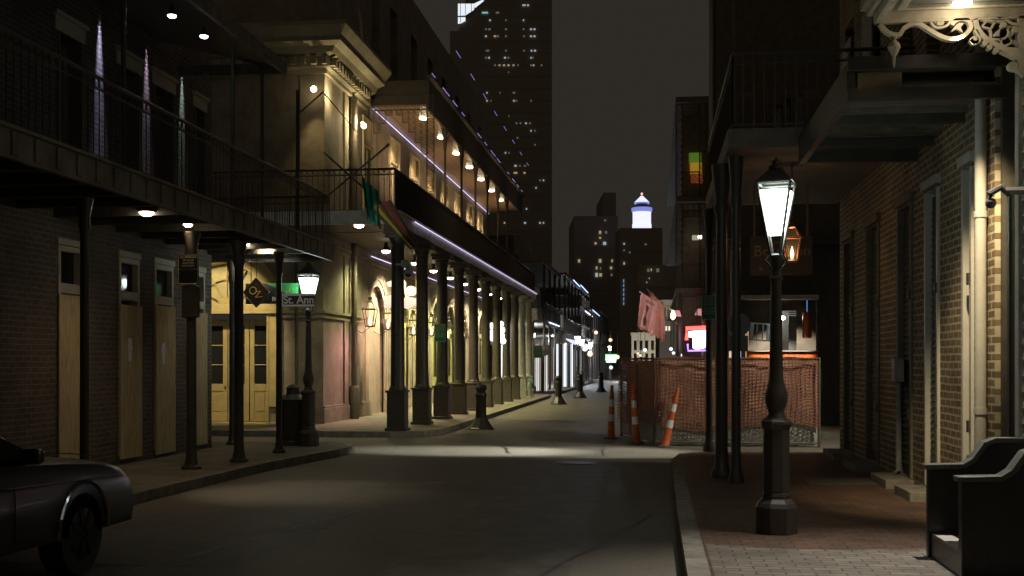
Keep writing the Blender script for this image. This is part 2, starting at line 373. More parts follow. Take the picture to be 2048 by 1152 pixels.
# shallow plate covers let into the brick footway and the road
tag(MB().prism([(2.0, 15.0), (2.9, 15.1), (2.9, 15.9), (2.0, 15.8)], FLAT, .128, .136).build('utility_cover', mat('cover_iron', (.16, .15, .13), rough=.5), origin=(2.4, 15.4, .13)), 'flat grey utility cover let into the brick footway beside the brick wall', 'utility cover')
tag(MB().lathe(-1.3, 19.2, [(.32, -.01), (.32, .004), (.27, .008)], 24).build('manhole_cover', mat('manhole_iron', (.05, .045, .04), rough=.45, metal=.5), origin=(-1.3, 19.2, 0), smooth=True), 'round iron manhole cover in the asphalt of the crossing', 'manhole cover')

# ================================================================ NEAR LEFT: boarded-up brick corner building with gallery
XL = -8.1
bl = thing('brick_building', 'dark brick corner building with boarded-up doors and an iron gallery beside the parked car', 'building', (XL, 10, 0))
boards = [(115, 163), (237, 278), (308, 346), (389, 409)]
opY = []
for a, b in boards:
    y0, y1 = sorted((Yw(a, XL), Yw(b, XL))); opY.append((y0, y1))
extra = [(5.5, 6.6), (9.3, 10.4)]
gr = [(a, b, .27, 3.32) for a, b in opY + extra]
ur = [(a, b, 4.0, 6.25) for a, b in opY + extra]
b = MB(); wall_x(b, XL, -.35, -4, 20.2, .05, 8.6, gr + ur); b.build('wall', BRICKL, bl)
b = MB(); b.box(-20, XL - .352, 19.85, 20.2, .05, 8.6); b.build('end_wall', BRICKLY, bl)
MB().box(-20, XL - .36, -4, 19.84, 8.3, 8.6).build('roof', DARKWOOD, bl)
for i, (a, c) in enumerate(opY + extra):
    # cream door frame with transom above, plywood sheet over the door itself
    f = MB(); f.box(XL - .12, XL + .015, a, a + .07, .27, 3.32); f.box(XL - .12, XL + .015, c - .07, c, .27, 3.32)
    f.box(XL - .12, XL + .015, a + .07, c - .07, 3.24, 3.32); f.box(XL - .12, XL + .015, a + .07, c - .07, 2.66, 2.80)
    f.box(XL - .13, XL + .03, a - .03, c + .03, 3.325, 3.42)
    fo = f.build('door_frame', CREAM, bl, bevel=.006)
    MB().box(XL - .10, XL - .08, a + .07, c - .07, 2.80, 3.24).build('transom_pane', GLASSD, fo)
    pl = MB(); N = 6
    for k in range(1):
        j = .01 * ((i * 7) % 3)
        pl.box(XL + .02, XL + .04, a - .02 + j, c + .04 - j, .19 + .03 * (i % 2), 2.64 - .05 * (i % 2))
    po = pl.build('plywood_sheet', PLY, bl, label='raw plywood sheet nailed over the doorway')
    # french doors upstairs with lintel
    MB().box(XL - .20, XL - .17, a + .06, c - .06, 4.02, 6.2).build('upper_door', DARKWOOD, bl)
    q = MB(); q.box(XL - .16, XL + .02, a - .08, c + .08, 6.26, 6.46); q.box(XL - .05, XL + .06, a - .12, c + .12, 6.465, 6.52); q.build('lintel', CREAM, bl)
    e = MB(); e.box(XL - .3, XL + .02, a, a + .035, 4.0, 6.24); e.box(XL - .3, XL + .02, c - .035, c, 4.0, 6.24); e.build('upper_frame', IRONM, bl)
# torn notices on two boards
for px, py, h in ((261, 699, .36), (328, 707, .36)):
    y = Yw(px, XL + .05); z = Zw(py, XL + .05, y)
    p = MB(); zz = [z - h / 2 + h * k / 5 for k in range(6)]; ww = [.04, .07, .06, .09, .08, .05]
    poly = [(y - ww[k], zz[k]) for k in range(6)] + [(y + ww[5 - k] * .8, zz[5 - k]) for k in range(6)]
    p.prism(poly, YZ(XL + .042), 0, .004)
    o = p.build('paper_notice', mat('torn_paper', (.75, .72, .8), rough=.4, vary=.35, scale=30, bump=.2), origin=(XL + .05, y, z))
    tag(o, 'torn paper notice on the second plywood board from the left' if px < 300 else 'torn paper notice on the third plywood board from the left', 'notice', 'torn notices on the boards')
# gallery deck, joists, fascia
d = MB(); d.box(XL + .002, -6.06, -4, 21.0, 3.80, 3.87); d.box(XL - 8, XL + .001, 20.21, 21.2, 3.80, 3.87)
d.build('gallery_deck', GREYWOOD, bl)
d = MB(); d.box(-6.06, -6.0, -4, 20.95, 3.62, 3.90); d.box(-16, -6.0, 20.96, 21.02, 3.62, 3.90); d.box(-6.02, -5.94, -4, 21.1, 3.895, 3.93)
for k in range(60): d.box(-5.998, -5.975, -3.9 + k * .41, -3.8 + k * .41, 3.66, 3.88)
d.build('gallery_fascia', mat('fascia_paint', (.20, .17, .135), rough=.7, vary=.4, scale=2.2, bump=.3), bl)
d = MB()
for k in range(28): d.box(XL + .01, -6.07, -3.4 + k * .9, -3.33 + k * .9, 3.68, 3.798)
d.build('joists', DARKWOOD, bl)
d = MB(); railing(d, (-6.08, -4), (-6.08, 20.95), 3.87, 4.85); railing(d, (-6.08, 20.95), (-10, 20.95), 3.87, 4.85); d.build('railing', IRONM, bl)
postL = [(-6.5, 8.4), (-6.6, 12.6), (-6.75, Yw(383, -6.75)), (-6.5, Yw(478, -6.5)), (-6.45, Yw(558, -6.45)), (-8.0, Yw(464, -8.0))]
for i, (x, y) in enumerate(postL):
    p = MB(); r = .075 if i in (2, 3) else .055
    p.lathe(x, y, [(r * 2, .12), (r * 2, .17), (r * 1.4, .2), (r * 1.1, .3), (r, .5), (r * .92, 3.2), (r * 1.3, 3.3), (r * 1.1, 3.4), (r * 1.8, 3.6), (r * 1.8, 3.62)], 12)
    p.build('gallery_post', IRON, bl, smooth=True)
    if i < 5:
        p = MB(); p.cyl(-6.12, y, 3.93, 6.42, .03, 8); p.build('upper_post', IRON, bl)
# gallery roof, sloping, with fascia
d = MB(); d.prism([(XL, 7.02), (-6.0, 6.47), (-6.0, 6.53), (XL, 7.09)], lambda u, v, t: (u, t, v), -4, 18.0)
d.build('gallery_roof', DARKWOOD, bl)
d = MB(); d.box(-6.0, -5.94, -4, 18.02, 6.40, 6.60); d.box(XL + .3, -6.002, 17.98, 18.03, 6.42, 6.60); d.build('roof_fascia', mat('roof_fascia_paint', (.16, .14, .11), rough=.7, vary=.4), bl)
# downlights near the wall, washing the brick piers in narrow streaks
lampmat_c = emit('cool_bulb', (.75, .92, 1.0), 22); lampmat_w = emit('warm_bulb', (1.0, .86, .62), 26)
doorX0 = Xw(455, 28.4)
def bulb(px, py, X, tone, label, group, power, r=.07, down=True, name='ceiling_spotlight', aim=None, ap=0):
    y = Yw(px, X); z = Zw(py, X, y)
    t = thing(name, label, 'lamp', (X, y, z), group)
    MB().lathe(X, y, [(r * .45, z + r * 2.4), (r * .5, z + r * 1.4), (r * 1.05, z + r * .2), (r * 1.05, z + r * .1)], 12).build('lamp_shade', IRON, t, smooth=True)
    MB().lathe(X, y, [(r * .9, z + r * .25), (r * .95, z), (r * .6, z - r * .35), (r * .1, z - r * .45)], 12).build('bulb', lampmat_c if tone is COOL else lampmat_w, t, smooth=True)
    if power: spot(t, (X, y, z - r * .6), (X - .01, y, 0), power, tone, angle=125, blend=.8)
    if aim: spot(t, (X, y + .1, z - r * .6), aim, ap, (1, .86, .62), angle=44, blend=1.0)
    return t
bulb(293, 426, -6.75, WARM, 'large bright lamp under the deck of the boarded-up building, nearest the camera', 'lamps under the brick building gallery', 26, .1, aim=(-4.7, 14.4, 0), ap=170)
bulb(376, 450, -6.75, WARM, 'small lamp tilted under the deck of the boarded-up building, above the black street notice', 'lamps under the brick building gallery', 26, .07)
bulb(493, 489, -7.0, WARM, 'small flat lamp under the deck between the two closest gallery posts at the yellow arch', 'lamps under the brick building gallery', 10, .055, aim=(doorX0, 28.4, 2.3), ap=500)
bulb(532, 492, -6.8, WARM, 'small round lamp under the deck above the green board near the street corner', 'lamps under the brick building gallery', 10, .06, aim=(doorX0 + .5, 28.4, 2.9), ap=300)
bulb(344, 32, -6.3, COOL, 'cool white lamp hung from the upper gallery roof at the top edge of the photo', 'lamps under the upper gallery roof', 3, .06)
bulb(408, 73, -6.3, COOL, 'cool white lamp hung from the upper gallery roof above the dark shuttered windows', 'lamps under the upper gallery roof', 3, .06)
for px, col, pw in ((199, (.55, .6, 1), 900), (293, (.78, .7, 1), 420), (364, (.62, .9, .85), 380)):
    y = Yw(px, XL)
    f = MB(); f.cyl(XL + .06, y, 6.93, 6.99, .025, 10); fo = f.build('wall_washer', IRON, bl)
    spot(bl, (XL + .06, y, 6.92), (XL + .01, y, 5.8), pw, col, angle=16, blend=1.0, size=.04)

# ================================================================ the grey stucco corner building beyond the crossing
XG, YG = -8.4, 28.4
gb = thing('stucco_building', 'grey stucco corner building with arched doorways, heavy cornice and long lit galleries', 'building', (XG, 40, 0))
archY = [Yw(752, XG) , 37.6, 40.6, 43.6, 46.7, 49.7, 52.7, 55.4]
AR, ASP = .98, 3.05
upY = [Yw(px, XG) for px in (788, 828, 861, 888, 915, 938, 960)]
rects = [(y - .70, y + .70, 5.3, 8.98) for y in upY] + [(Yw(738, XG) - .75, Yw(738, XG) + .55, 5.3, 8.9)]
rects += [(y - .5, y + .5, 11.0, 13.2) for y in [34.0] + upY[::1]]
b = MB(); wall_x(b, XG, -.5, YG + .502, 57.5, .05, 14.5, rects, [(y, AR, .15, ASP) for y in archY])
doorX = Xw(447, YG)
b.build('wall', STUCCO, gb)
b = MB(); wall_y(b, YG, .5, -22, XG, .05, 14.5, [(doorX - 1.18, doorX + 1.18, .05, 2.96)], [(doorX, 1.1, 3.0, 3.2)])
b.build('side_wall', STUCCO, gb)
MB().box(-22, XG - .51, YG + .51, 57.5, 14.2, 14.5).build('roof', DARKWOOD, gb)
# plinth, mid band, under-deck moulding
b = MB()
segs = []
edges = [YG - .03] + [v for y in archY for v in (y - AR - .28, y + AR + .28)] + [57.5]
for a, c in zip(edges[::2], edges[1::2]):
    b.box(XG - .02, XG + .06, a, c, .10, .52); b.box(XG - .02, XG + .035, a, c, .525, .58)
    b.box(XG - .02, XG + .09, a, c, 2.96, 3.04); b.box(XG - .02, XG + .05, a, c, 2.84, 2.955)
b.box(XG - .02, XG + .10, YG - .03, 57.5, 4.72, 4.80); b.box(XG - .02, XG + .05, YG - .03, 57.5, 4.60, 4.715)
x1 = doorX + 1.62
b.box(x1, XG + .06, YG - .09, YG - .003, .10, .52); b.box(x1, XG + .06, YG - .06, YG - .003, .525, .58)
b.box(x1, XG + .09, YG - .12, YG - .003, 2.96, 3.04); b.box(x1, XG + .06, YG - .08, YG - .003, 2.84, 2.955)
b.box(-22, XG + .09, YG - .12, YG - .003, 4.85, 4.95)
b.build('string_course', STUCCO, gb, bevel=.01)
# corner piers
b = MB(); b.box(XG - .6, XG + .05, YG - .05, YG - .002, 5.3, 9.1); b.box(XG - .002, XG + .05, YG - .002, YG + .6, 5.3, 9.1)
b.box(XG - .002, XG + .04, YG + 1.9, YG + 2.3, .6, 9.1); b.build('pilaster', STUCCO, gb)
# cornice with dentils
def cornice(mb, y1):
    prof = [(.0, 9.10), (.12, 9.10), (.12, 9.2), (.2, 9.26), (.2, 9.52), (.34, 9.58), (.40, 9.72), (.62, 9.80), (.62, 9.90), (.70, 10.0), (.82, 10.14), (.82, 10.24), (0, 10.30)]
    n = len(prof)
    A = [(-22, YG - o, z) for o, z in prof]; B = [(XG + o, YG - o, z) for o, z in prof]; D_ = [(XG + o, y1, z) for o, z in prof]
    mb.add(A + B + D_, [(i, (i + 1) % n, (i + 1) % n + n, i + n) for i in range(n)] + [(i + n, (i + 1) % n + n, (i + 1) % n + 2 * n, i + 2 * n) for i in range(n)] + [tuple(range(n)), tuple(range(2 * n, 3 * n))])
b = MB(); cornice(b, 32.6); b.build('cornice', mat('cornice_plaster', (.30, .27, .20), rough=.85, vary=.15, scale=3, bump=.25), gb)
b = MB()
for k in range(48): x = XG + .18 - k * .28; b.box(x - .13, x, YG - .33, YG - .202, 9.30, 9.50)
for k in range(14): y = YG - .1 + k * .28; b.box(XG + .202, XG + .33, y, y + .13, 9.30, 9.50)
b.build('dentil_molding', mat('cornice_plaster', (.30, .27, .20)), gb)
# the arched doorways on the main street
DOORG = mat('lime_door_paint', (.50, .50, .22), rough=.5, vary=.15, scale=3, bump=.1)
for i, y in enumerate(archY):
    s = MB()
    for r, wd, t in ((AR + .10, .20, .05), (AR + .20, .07, .08)):
        s.ribbon([(y - r, .5)] + [(y - r, ASP)] + arc(y, ASP, r, 180, 0, 18) + [(y + r, .5)], wd, YZ(XG + .002), -.06, t)
    for sg in (-1, 1):
        s.box(XG - .06, XG + .16, y + sg * (AR + .13) - .16, y + sg * (AR + .13) + .16, ASP - .12, ASP + .02)
        s.box(XG - .06, XG + .12, y + sg * (AR + .13) - .13, y + sg * (AR + .13) + .13, .1, .55)
    s.build('arch_surround', CREAM, gb, bevel=.008)
    p = MB(); p.box(XG - .16, XG - .12, y - AR, y + AR, .15, ASP + AR)
    if i == 0:
        p.build('arch_panel', CREAM, gb)
    else:
        po = p.build('doorway', DOORG, gb)
        q = MB()
        for sg in (-1, 1):
            for z0, z1 in ((.35, 1.0), ):
                q.box(XG - .119, XG - .10, y + sg * .48 - .36, y + sg * .48 + .36, z0, z1)
            q.box(XG - .119, XG - .08, y + sg * .93 - .05, y + sg * .93 + .05, .15, 2.9)
        q.box(XG - .119, XG - .06, y - AR, y + AR, 2.88, 3.05); q.box(XG - .119, XG - .09, y - .03, y + .03, .15, 2.88)
        q.build('door_mould', DOORG, po)
        g = MB()
        for sg in (-1, 1): g.box(XG - .119, XG - .11, y + sg * .48 - .28, y + sg * .48 + .28, 1.15, 2.7)
        g.prism([(y - AR * .85, 3.12)] + arc(y, 3.12, AR * .82, 180, 0, 12)[1:-1] + [(y + AR * .85, 3.12)], YZ(XG - .12), .001, .012)
        g.build('door_glass', GLASSD, po)
# upper doors, cream reveals
for i, y in enumerate(upY + [Yw(738, XG)]):
    w0, w1 = (y - .70, y + .70) if i < len(upY) else (y - .75, y + .55)
    z1 = 8.98 if i < len(upY) else 8.9
    MB().box(XG - .10, XG - .06, w0, w1, 5.3, z1).build('upper_door', mat('ochre_painted_door', (.72, .58, .32), rough=.6, vary=.12), gb)
    s = MB(); s.ribbon([(w0, 5.3), (w0, z1), (w1, z1), (w1, 5.3)], .12, YZ(XG + .002), -.05, .05)
    s.box(XG - .058, XG - .0, w0 + .02, w1 - .02, 8.18, 8.30); s.box(XG - .058, XG - .02, (w0 + w1) / 2 - .03, (w0 + w1) / 2 + .03, 5.3, 8.0); s.build('door_trim', CREAM, gb)
    g = MB()
    for a in (w0 + .13, (w0 + w1) / 2 + .06): g.box(XG - .058, XG - .045, a, a + .42, 6.3, 8.08)
    g.build('door_glass', GLASSD, gb)
for y in [34.0] + upY:
    MB().box(XG - .32, XG - .28, y - .5, y + .5, 11.0, 13.2).build('third_floor_shutter', DARKWOOD, gb)
# yellow fanlit door on the side street
f = MB(); X0, X1 = doorX - 1.18, doorX + 1.18; YD = YG + .30
f.box(X0, X1, YG + .16, YG + .28, 2.90, 3.0)
fo = None
leafw = (X1 - X0) / 4
t = thing('fanlight_door', 'tall yellow double doors under a fanlight arch, facing the side street behind the gallery posts', 'door', (doorX, YG, .13))
for i in range(4):
    a = X0 + i * leafw + .012; c = a + leafw - .024
    l = MB(); st = .12
    l.box(a, a + st, YD, YD + .05, .16, 2.82); l.box(c - st, c, YD, YD + .05, .16, 2.82)
    for z0, z1 in ((.16, .34), (.95, 1.14), (2.66, 2.82)): l.box(a + st, c - st, YD, YD + .05, z0, z1)
    l.box(a + st, c - st, YD + .02, YD + .045, .34, .95); l.box(a + st + .05, c - st - .05, YD + .006, YD + .019, .42, .87)
    for z in (1.64, 2.15): l.box(a + st, c - st, YD + .01, YD + .04, z - .012, z + .012)
    lo = l.build('door_leaf', YDOOR, t, bevel=.006)
    g = MB(); g.box(a + st, c - st, YD + .041, YD + .048, 1.14, 2.66); g.build('pane', GLASSD, lo)
    if i == 1: MB().sphere((c - .05, YD - .02, 1.05), .03).build('knob', IRON, lo)
s = MB()
fan = XZ(YG)
s.ribbon(arc(doorX, 3.2, 1.13, 180, 0, 24), .08, fan, -.05, .3)
s.ribbon(arc(doorX, 3.2, 1.32, 180, 0, 24), .30, fan, -.07, -.002)
s.ribbon(arc(doorX, 3.2, 1.50, 180, 0, 24), .08, fan, -.12, -.002)
s.box(doorX - 1.56, doorX + 1.56, YG - .10, YG + .28, 3.06, 3.2); s.box(doorX - 1.62, doorX + 1.62, YG - .15, YG - .002, 2.96, 3.055)
s.box(X1 + .01, doorX + 1.56, YG - .05, YG - .002, .6, 2.955); s.box(X1 + .0, X1 + .06, YG - .07, YG + .29, .13, 2.955)
s.box(doorX + 1.50, doorX + 1.58, YG - .08, YG - .052, .13, 2.95); s.box(X0 - .06, X0, YG - .07, YG + .29, .13, 2.955)
s.box(doorX - 1.6, doorX + 1.6, YG - .12, YG + .29, .05, .15); s.box(X1 + .07, doorX + 1.49, YG - .09, YG - .052, .55, .62)
s.build('door_surround', YDOOR, t, bevel=.008)
s = MB(); s.prism([(doorX - 1.09, 3.205)] + arc(doorX, 3.205, 1.09, 180, 0, 20)[1:-1] + [(doorX + 1.09, 3.205)], XZ(YG), .30, .32)
s.build('fanlight_blind', mat('pale_blind', (.45, .40, .24), rough=.8, vary=.2, scale=3), t)
s = MB()
for a in (30, 60, 90, 120, 150): s.ribbon([(doorX + .2 * math.cos(R(a)), 3.2 + .2 * math.sin(R(a))), (doorX + 1.1 * math.cos(R(a)), 3.2 + 1.1 * math.sin(R(a)))], .035, fan, .20, .24)
s.ribbon(arc(doorX, 3.2, .68, 180, 0, 20), .035, fan, .195, .245)
s.prism(arc(doorX, 3.201, .22, 180, 0, 12), fan, .18, .26)
s.build('fanlight_bars', YDOOR, t)
# iron drainpipes on the corner building
b = MB(); px = Xw(593, YG - .1); b.cyl(px, YG - .1, .2, 5.0, .045, 10); b.build('drainpipe', IRON, gb, smooth=True)
yb = Yw(707, XG + .12); b = MB(); b.cyl(XG + .14, yb, .2, 9.1, .085, 12); b.lathe(XG + .14, yb, [(.09, .1), (.14, .12), (.14, 1.0), (.1, 1.05)], 12); b.build('downspout', IRONM, gb, smooth=True)
# deck of the lower gallery
XP = -5.85; Y0g, Y1g = 25.6, 56.6
DECKW = mat('pale_fascia_paint', (.58, .56, .52), rough=.6, vary=.3, scale=5, bump=.2)
b = MB(); b.box(XG + .002, XP, YG, Y1g, 5.02, 5.14); b.box(-22, XP, Y0g, YG - .15, 5.02, 5.14); b.build('gallery_deck', DARKWOOD, gb)
b = MB(); b.box(XP, XP + .05, Y0g, Y1g, 4.88, 5.2); b.box(XP + .052, XP + .09, Y0g, Y1g, 5.14, 5.2); b.box(-12.5, XP, Y0g - .06, Y0g - .002, 4.88, 5.2)
b.build('gallery_fascia', DECKW, gb)
b = MB(); railing(b, (XP - .02, Y0g), (XP - .02, Y1g), 5.14, 6.15, .11, .016); railing(b, (XP - .02, Y0g), (-12, Y0g), 5.14, 6.15); b.build('railing', mat('black_railing_paint', (.045, .038, .03), rough=.6), gb)
b = MB(); b.box(XP - .3, XP - .002, Y0g, Y1g, 4.72, 5.018); b.build('gallery_beam', DARKWOOD, gb)
NEONW = emit('violet_white_tube', (.72, .62, .95), 1.4); NEONP = emit('violet_tube', (.42, .32, 1.0), .6); NEONB = emit('blue_tube', (.35, .5, 1.0), 3.0)
b = MB(); b.tube([(XP + .105, 27.2, 5.12), (XP + .105, Y1g, 5.12)], .012, 5); b.build('neon_strip', NEONW, gb)
b = MB(); b.tube([(XG + .11, 33, 4.85), (XG + .11, 57.5, 4.85)], .016, 5); b.build('neon_strip', NEONW, gb)
# round columns on tall square plinths
for i in range(11):
    y = Yw(793, XP) + .12 + i * 2.80
    p = MB(); p.box(XP - .21, XP + .21, y - .21, y + .21, .10, 1.0); p.box(XP - .24, XP + .24, y - .24, y + .24, 1.002, 1.06)
    p.box(XP - .25, XP + .25, y - .25, y + .25, .10, .2)
    p.box(XP - .24, XP + .24, y - .24, y + .24, 4.56, 4.64); p.box(XP - .28, XP + .28, y - .28, y + .28, 4.642, 4.718)
    p.lathe(XP, y, [(.2, 1.06), (.2, 1.1), (.17, 1.14), (.165, 1.2), (.15, 3.5), (.145, 4.36), (.17, 4.38), (.15, 4.42), (.2, 4.55), (.2, 4.56)], 18)
    col = IRON if i < 9 else mat('pale_green_column_paint', (.26, .28, .22), rough=.5)
    o = p.build('gallery_column', col, gb, smooth=True, bevel=.008)
# upper gallery: boarded ceiling, scrollwork end frieze, posts, neon
XU, YU, ZU = -6.66, 33.3, 9.34
PLANK = mat('varnished_ceiling_planks', (.34, .24, .14), rough=.32, vary=.3, scale=3, bump=.3, stretch=(14, .5, 1))
b = MB()
k = 0; x = XG + .1
while x < XU - .02:
    b.box(x, min(x + .125, XU - .01), YU, 57.5, ZU + (.0 if k % 2 else .006), ZU + .05); x += .13; k += 1
b.build('gallery_ceiling', PLANK, gb)
b = MB(); b.box(XG + .002, XU - .01, YU, 57.5, ZU + .06, ZU + .5); b.box(XU - .008, XU + .06, YU - .05, 57.5, ZU - .12, 10.12); b.box(XG + .1, XU - .01, YU - .06, YU - .002, ZU + .36, 10.1)
b.box(XU, XU + .2, YU - .1, 57.6, 10.13, 10.24); b.build('gallery_roof', mat('black_roof_paint', (.05, .042, .034), rough=.7), gb)
b = MB(); b.tube([(XG + .08, YU, ZU - .04), (XG + .08, 57.5, ZU - .04)], .018, 5); b.build('neon_strip', NEONW, gb)
for k in range(14):
    y = YU - .4 + k * 1.75
    if k in (4, 9): continue
    dl = .5 + .9 * ((k * 37) % 10) / 10; b = MB(); b.tube([(XU + .22, y, 10.2), (XU + .22, y + dl * .5, 10.19), (XU + .22, y + dl, 10.2)], .012, 5); b.build('neon_strip', NEONP, gb)
for k in range(8):
    y = 38 + k * 3.1; b = MB(); b.tube([(XU + .05, y, 12.25), (XU + .08, y + .55, 12.2), (XU + .05, y + .9, 12.25)], .012, 4); b.build('neon_strip', NEONP, gb)
b = MB(); lattice(b, XZ(YU), XG + .06, XU, ZU - .1, ZU + .32, .2)
# bracket shaped ends hanging below the frieze
for (xa, sg, n_) in ((XU, -1, 5), (XG + .1, 1, 3)):
    for i in range(n_):
        h = .17 * (n_ - i) ** 1.35 * .9
        lattice(b, XZ(YU), *sorted((xa + sg * i * .19, xa + sg * (i + 1) * .19)), ZU - .1 - h, ZU - .1, .19, frame=.008)
lattice(b, XZ(YU), XU - .02, XU + .2, 5.2, ZU + .32, .22)
b.build('end_frieze', IRON, gb)
for i, px in enumerate((890, 923, 951, 975, 996, 1014)):
    y = Yw(px, XU); b = MB(); b.lathe(XU, y, [(.07, 5.14), (.045, 5.4), (.04, 8.5), (.06, 8.7), (.09, 9.2), (.09, 9.3)], 10)
    for sg in (-1, 1): b.tube([(XU, y, 8.4), (XU, y + sg * .25, 8.9), (XU, y + sg * .8, 9.22)], .02, 4)
    b.build('upper_post', IRON, gb, smooth=True)
for i, (px, py) in enumerate(((847, 237), (883, 272), (913, 305), (939, 332), (962, 357), (983, 378), (1001, 398))):
    X = -7.11; y = Yw(px, X)
    b = MB(); b.lathe(X, y, [(.13, ZU - .001), (.13, ZU - .03), (.11, ZU - .05)], 14); lo = b.build('downlight', emit('downlight_glow', (1.0, .83, .55), 14), gb, smooth=True)
    spot(gb, (X, y, ZU - .08), (XG, upY[i], 7.9), 480, WARM, angle=38, blend=.7)
    if i % 2 == 0:
        u_ = MB(); u_.lathe(XP - .35, y, [(.07, 5.141), (.07, 5.24), (.05, 5.25)], 10); u_.build('added_uplight', IRON, gb); spot(gb, (XP - .35, y, 5.3), (-7.6, y + .4, ZU), 380, (1, .68, .38), angle=85, blend=.9, size=.03)  # every other bay: added uplight, put in only to brighten the ceiling planks
# wall lamps of the corner block
def floodlamp(pos, aim, power, col, label, ang=100):
    p = Vector(pos); t = thing('wall_floodlight', label, 'lamp', pos, 'twin floodlights on the stucco building')
    b = MB(); b.tube([p + Vector((-.12, .16, .12)), p + Vector((0, .02, .1)), p], .02, 6); b.build('bracket', IRON, t)
    b = MB(); b.sphere(p + Vector((.0, -.02, 0)), .075, 8); b.build('bulb', emit('flood_bulb', (1.0, .78, .42), 22), t, smooth=True)
    spot(t, p + Vector((0, -.1, -.02)), aim, power, col, angle=ang, blend=1.0)
    return t
fl = at(636, 176, 28.7)
f1 = floodlamp((XG - .12, YG - .42, 8.62), (XG - .22, YG + .1, 5.5), 110, (1, .74, .34), 'glaring floodlight on the corner pier just under the heavy cornice', 58)
point(f1, (XG + .34, YG + .12, 8.6), 34, (1, .8, .42))
y2 = Yw(728, XG + .45)
f2 = floodlamp((XG + .45, y2, Zw(252, XG + .45, y2)), (XG - .2, y2 + .4, 6.5), 60, (1, .80, .42), 'glaring floodlight beside the tall upper door, right of the dark downspout', 150)
point(f2, (XG + .32, y2 + .1, 8.4), 60, (1, .8, .42))
# lamps under the lower gallery: lime near the wall top, pink lower down
def under(y, X, z, p, col, lab):
    t = thing('soffit_lamp', lab, 'lamp', (X, y, z), 'lamps under the stucco building gallery')
    b = MB(); b.lathe(X, y, [(.05, z + .3), (.05, z + .12), (.13, z + .02), (.14, z)], 14); b.build('lamp_shade', IRON, t, smooth=True)
    b = MB(); b.lathe(X, y, [(.12, z), (.1, z - .05), (.02, z - .07)], 12); b.build('bulb', emit('soffit_bulb', (1, .85, .6), 22), t, smooth=True)
    spot(t, (X, y, z - .09), (X - .6, y, 0), p, col, angle=140, blend=.7)
under(Yw(718, -7.0), -7.0, Zw(450, -7.0, Yw(718, -7.0)), 75, LIME, 'bright domed lamp under the corner of the pale gallery deck, below the green flag')
for i, (y, col, p) in enumerate(((30.9, (.95, .92, .42), 330), (34.8, (1, .80, .52), 1000), (37.8, (.95, .92, .4), 850), (41.0, LIME, 1000), (44.2, LIME, 1000), (47.6, (1, .85, .5), 900), (51, (1, .85, .6), 700), (54.4, (1, .85, .6), 700))):
    under(y, XG + 1.05, 4.86 - .06, p, col, ('first', 'second', 'third', 'fourth', 'fifth', 'sixth', 'seventh', 'eighth')[i] + ' lamp along the wall under the long gallery, counted from the crossing')

ld = thing('soffit_lamp', 'added unseen lamp under the side street deck, lighting the yellow fanlight door', 'lamp', (doorX + .3, 26.2, 4.86), 'lamps under the stucco building gallery')  # unseen lamp added to light the door and its fanlight arch
b = MB(); b.lathe(doorX + .3, 26.2, [(.05, 5.02), (.06, 4.95), (.12, 4.88), (.12, 4.86)], 12); b.build('lamp_shade', IRON, ld, smooth=True)
b = MB(); b.lathe(doorX + .3, 26.2, [(.10, 4.86), (.02, 4.82)], 12); b.build('bulb', emit('soffit_bulb', (1, .85, .6), 22), ld, smooth=True)
spot(ld, (doorX + .3, 26.2, 4.8), (doorX - .1, YG, 2.6), 560, (1, .80, .42), angle=72, blend=.5)
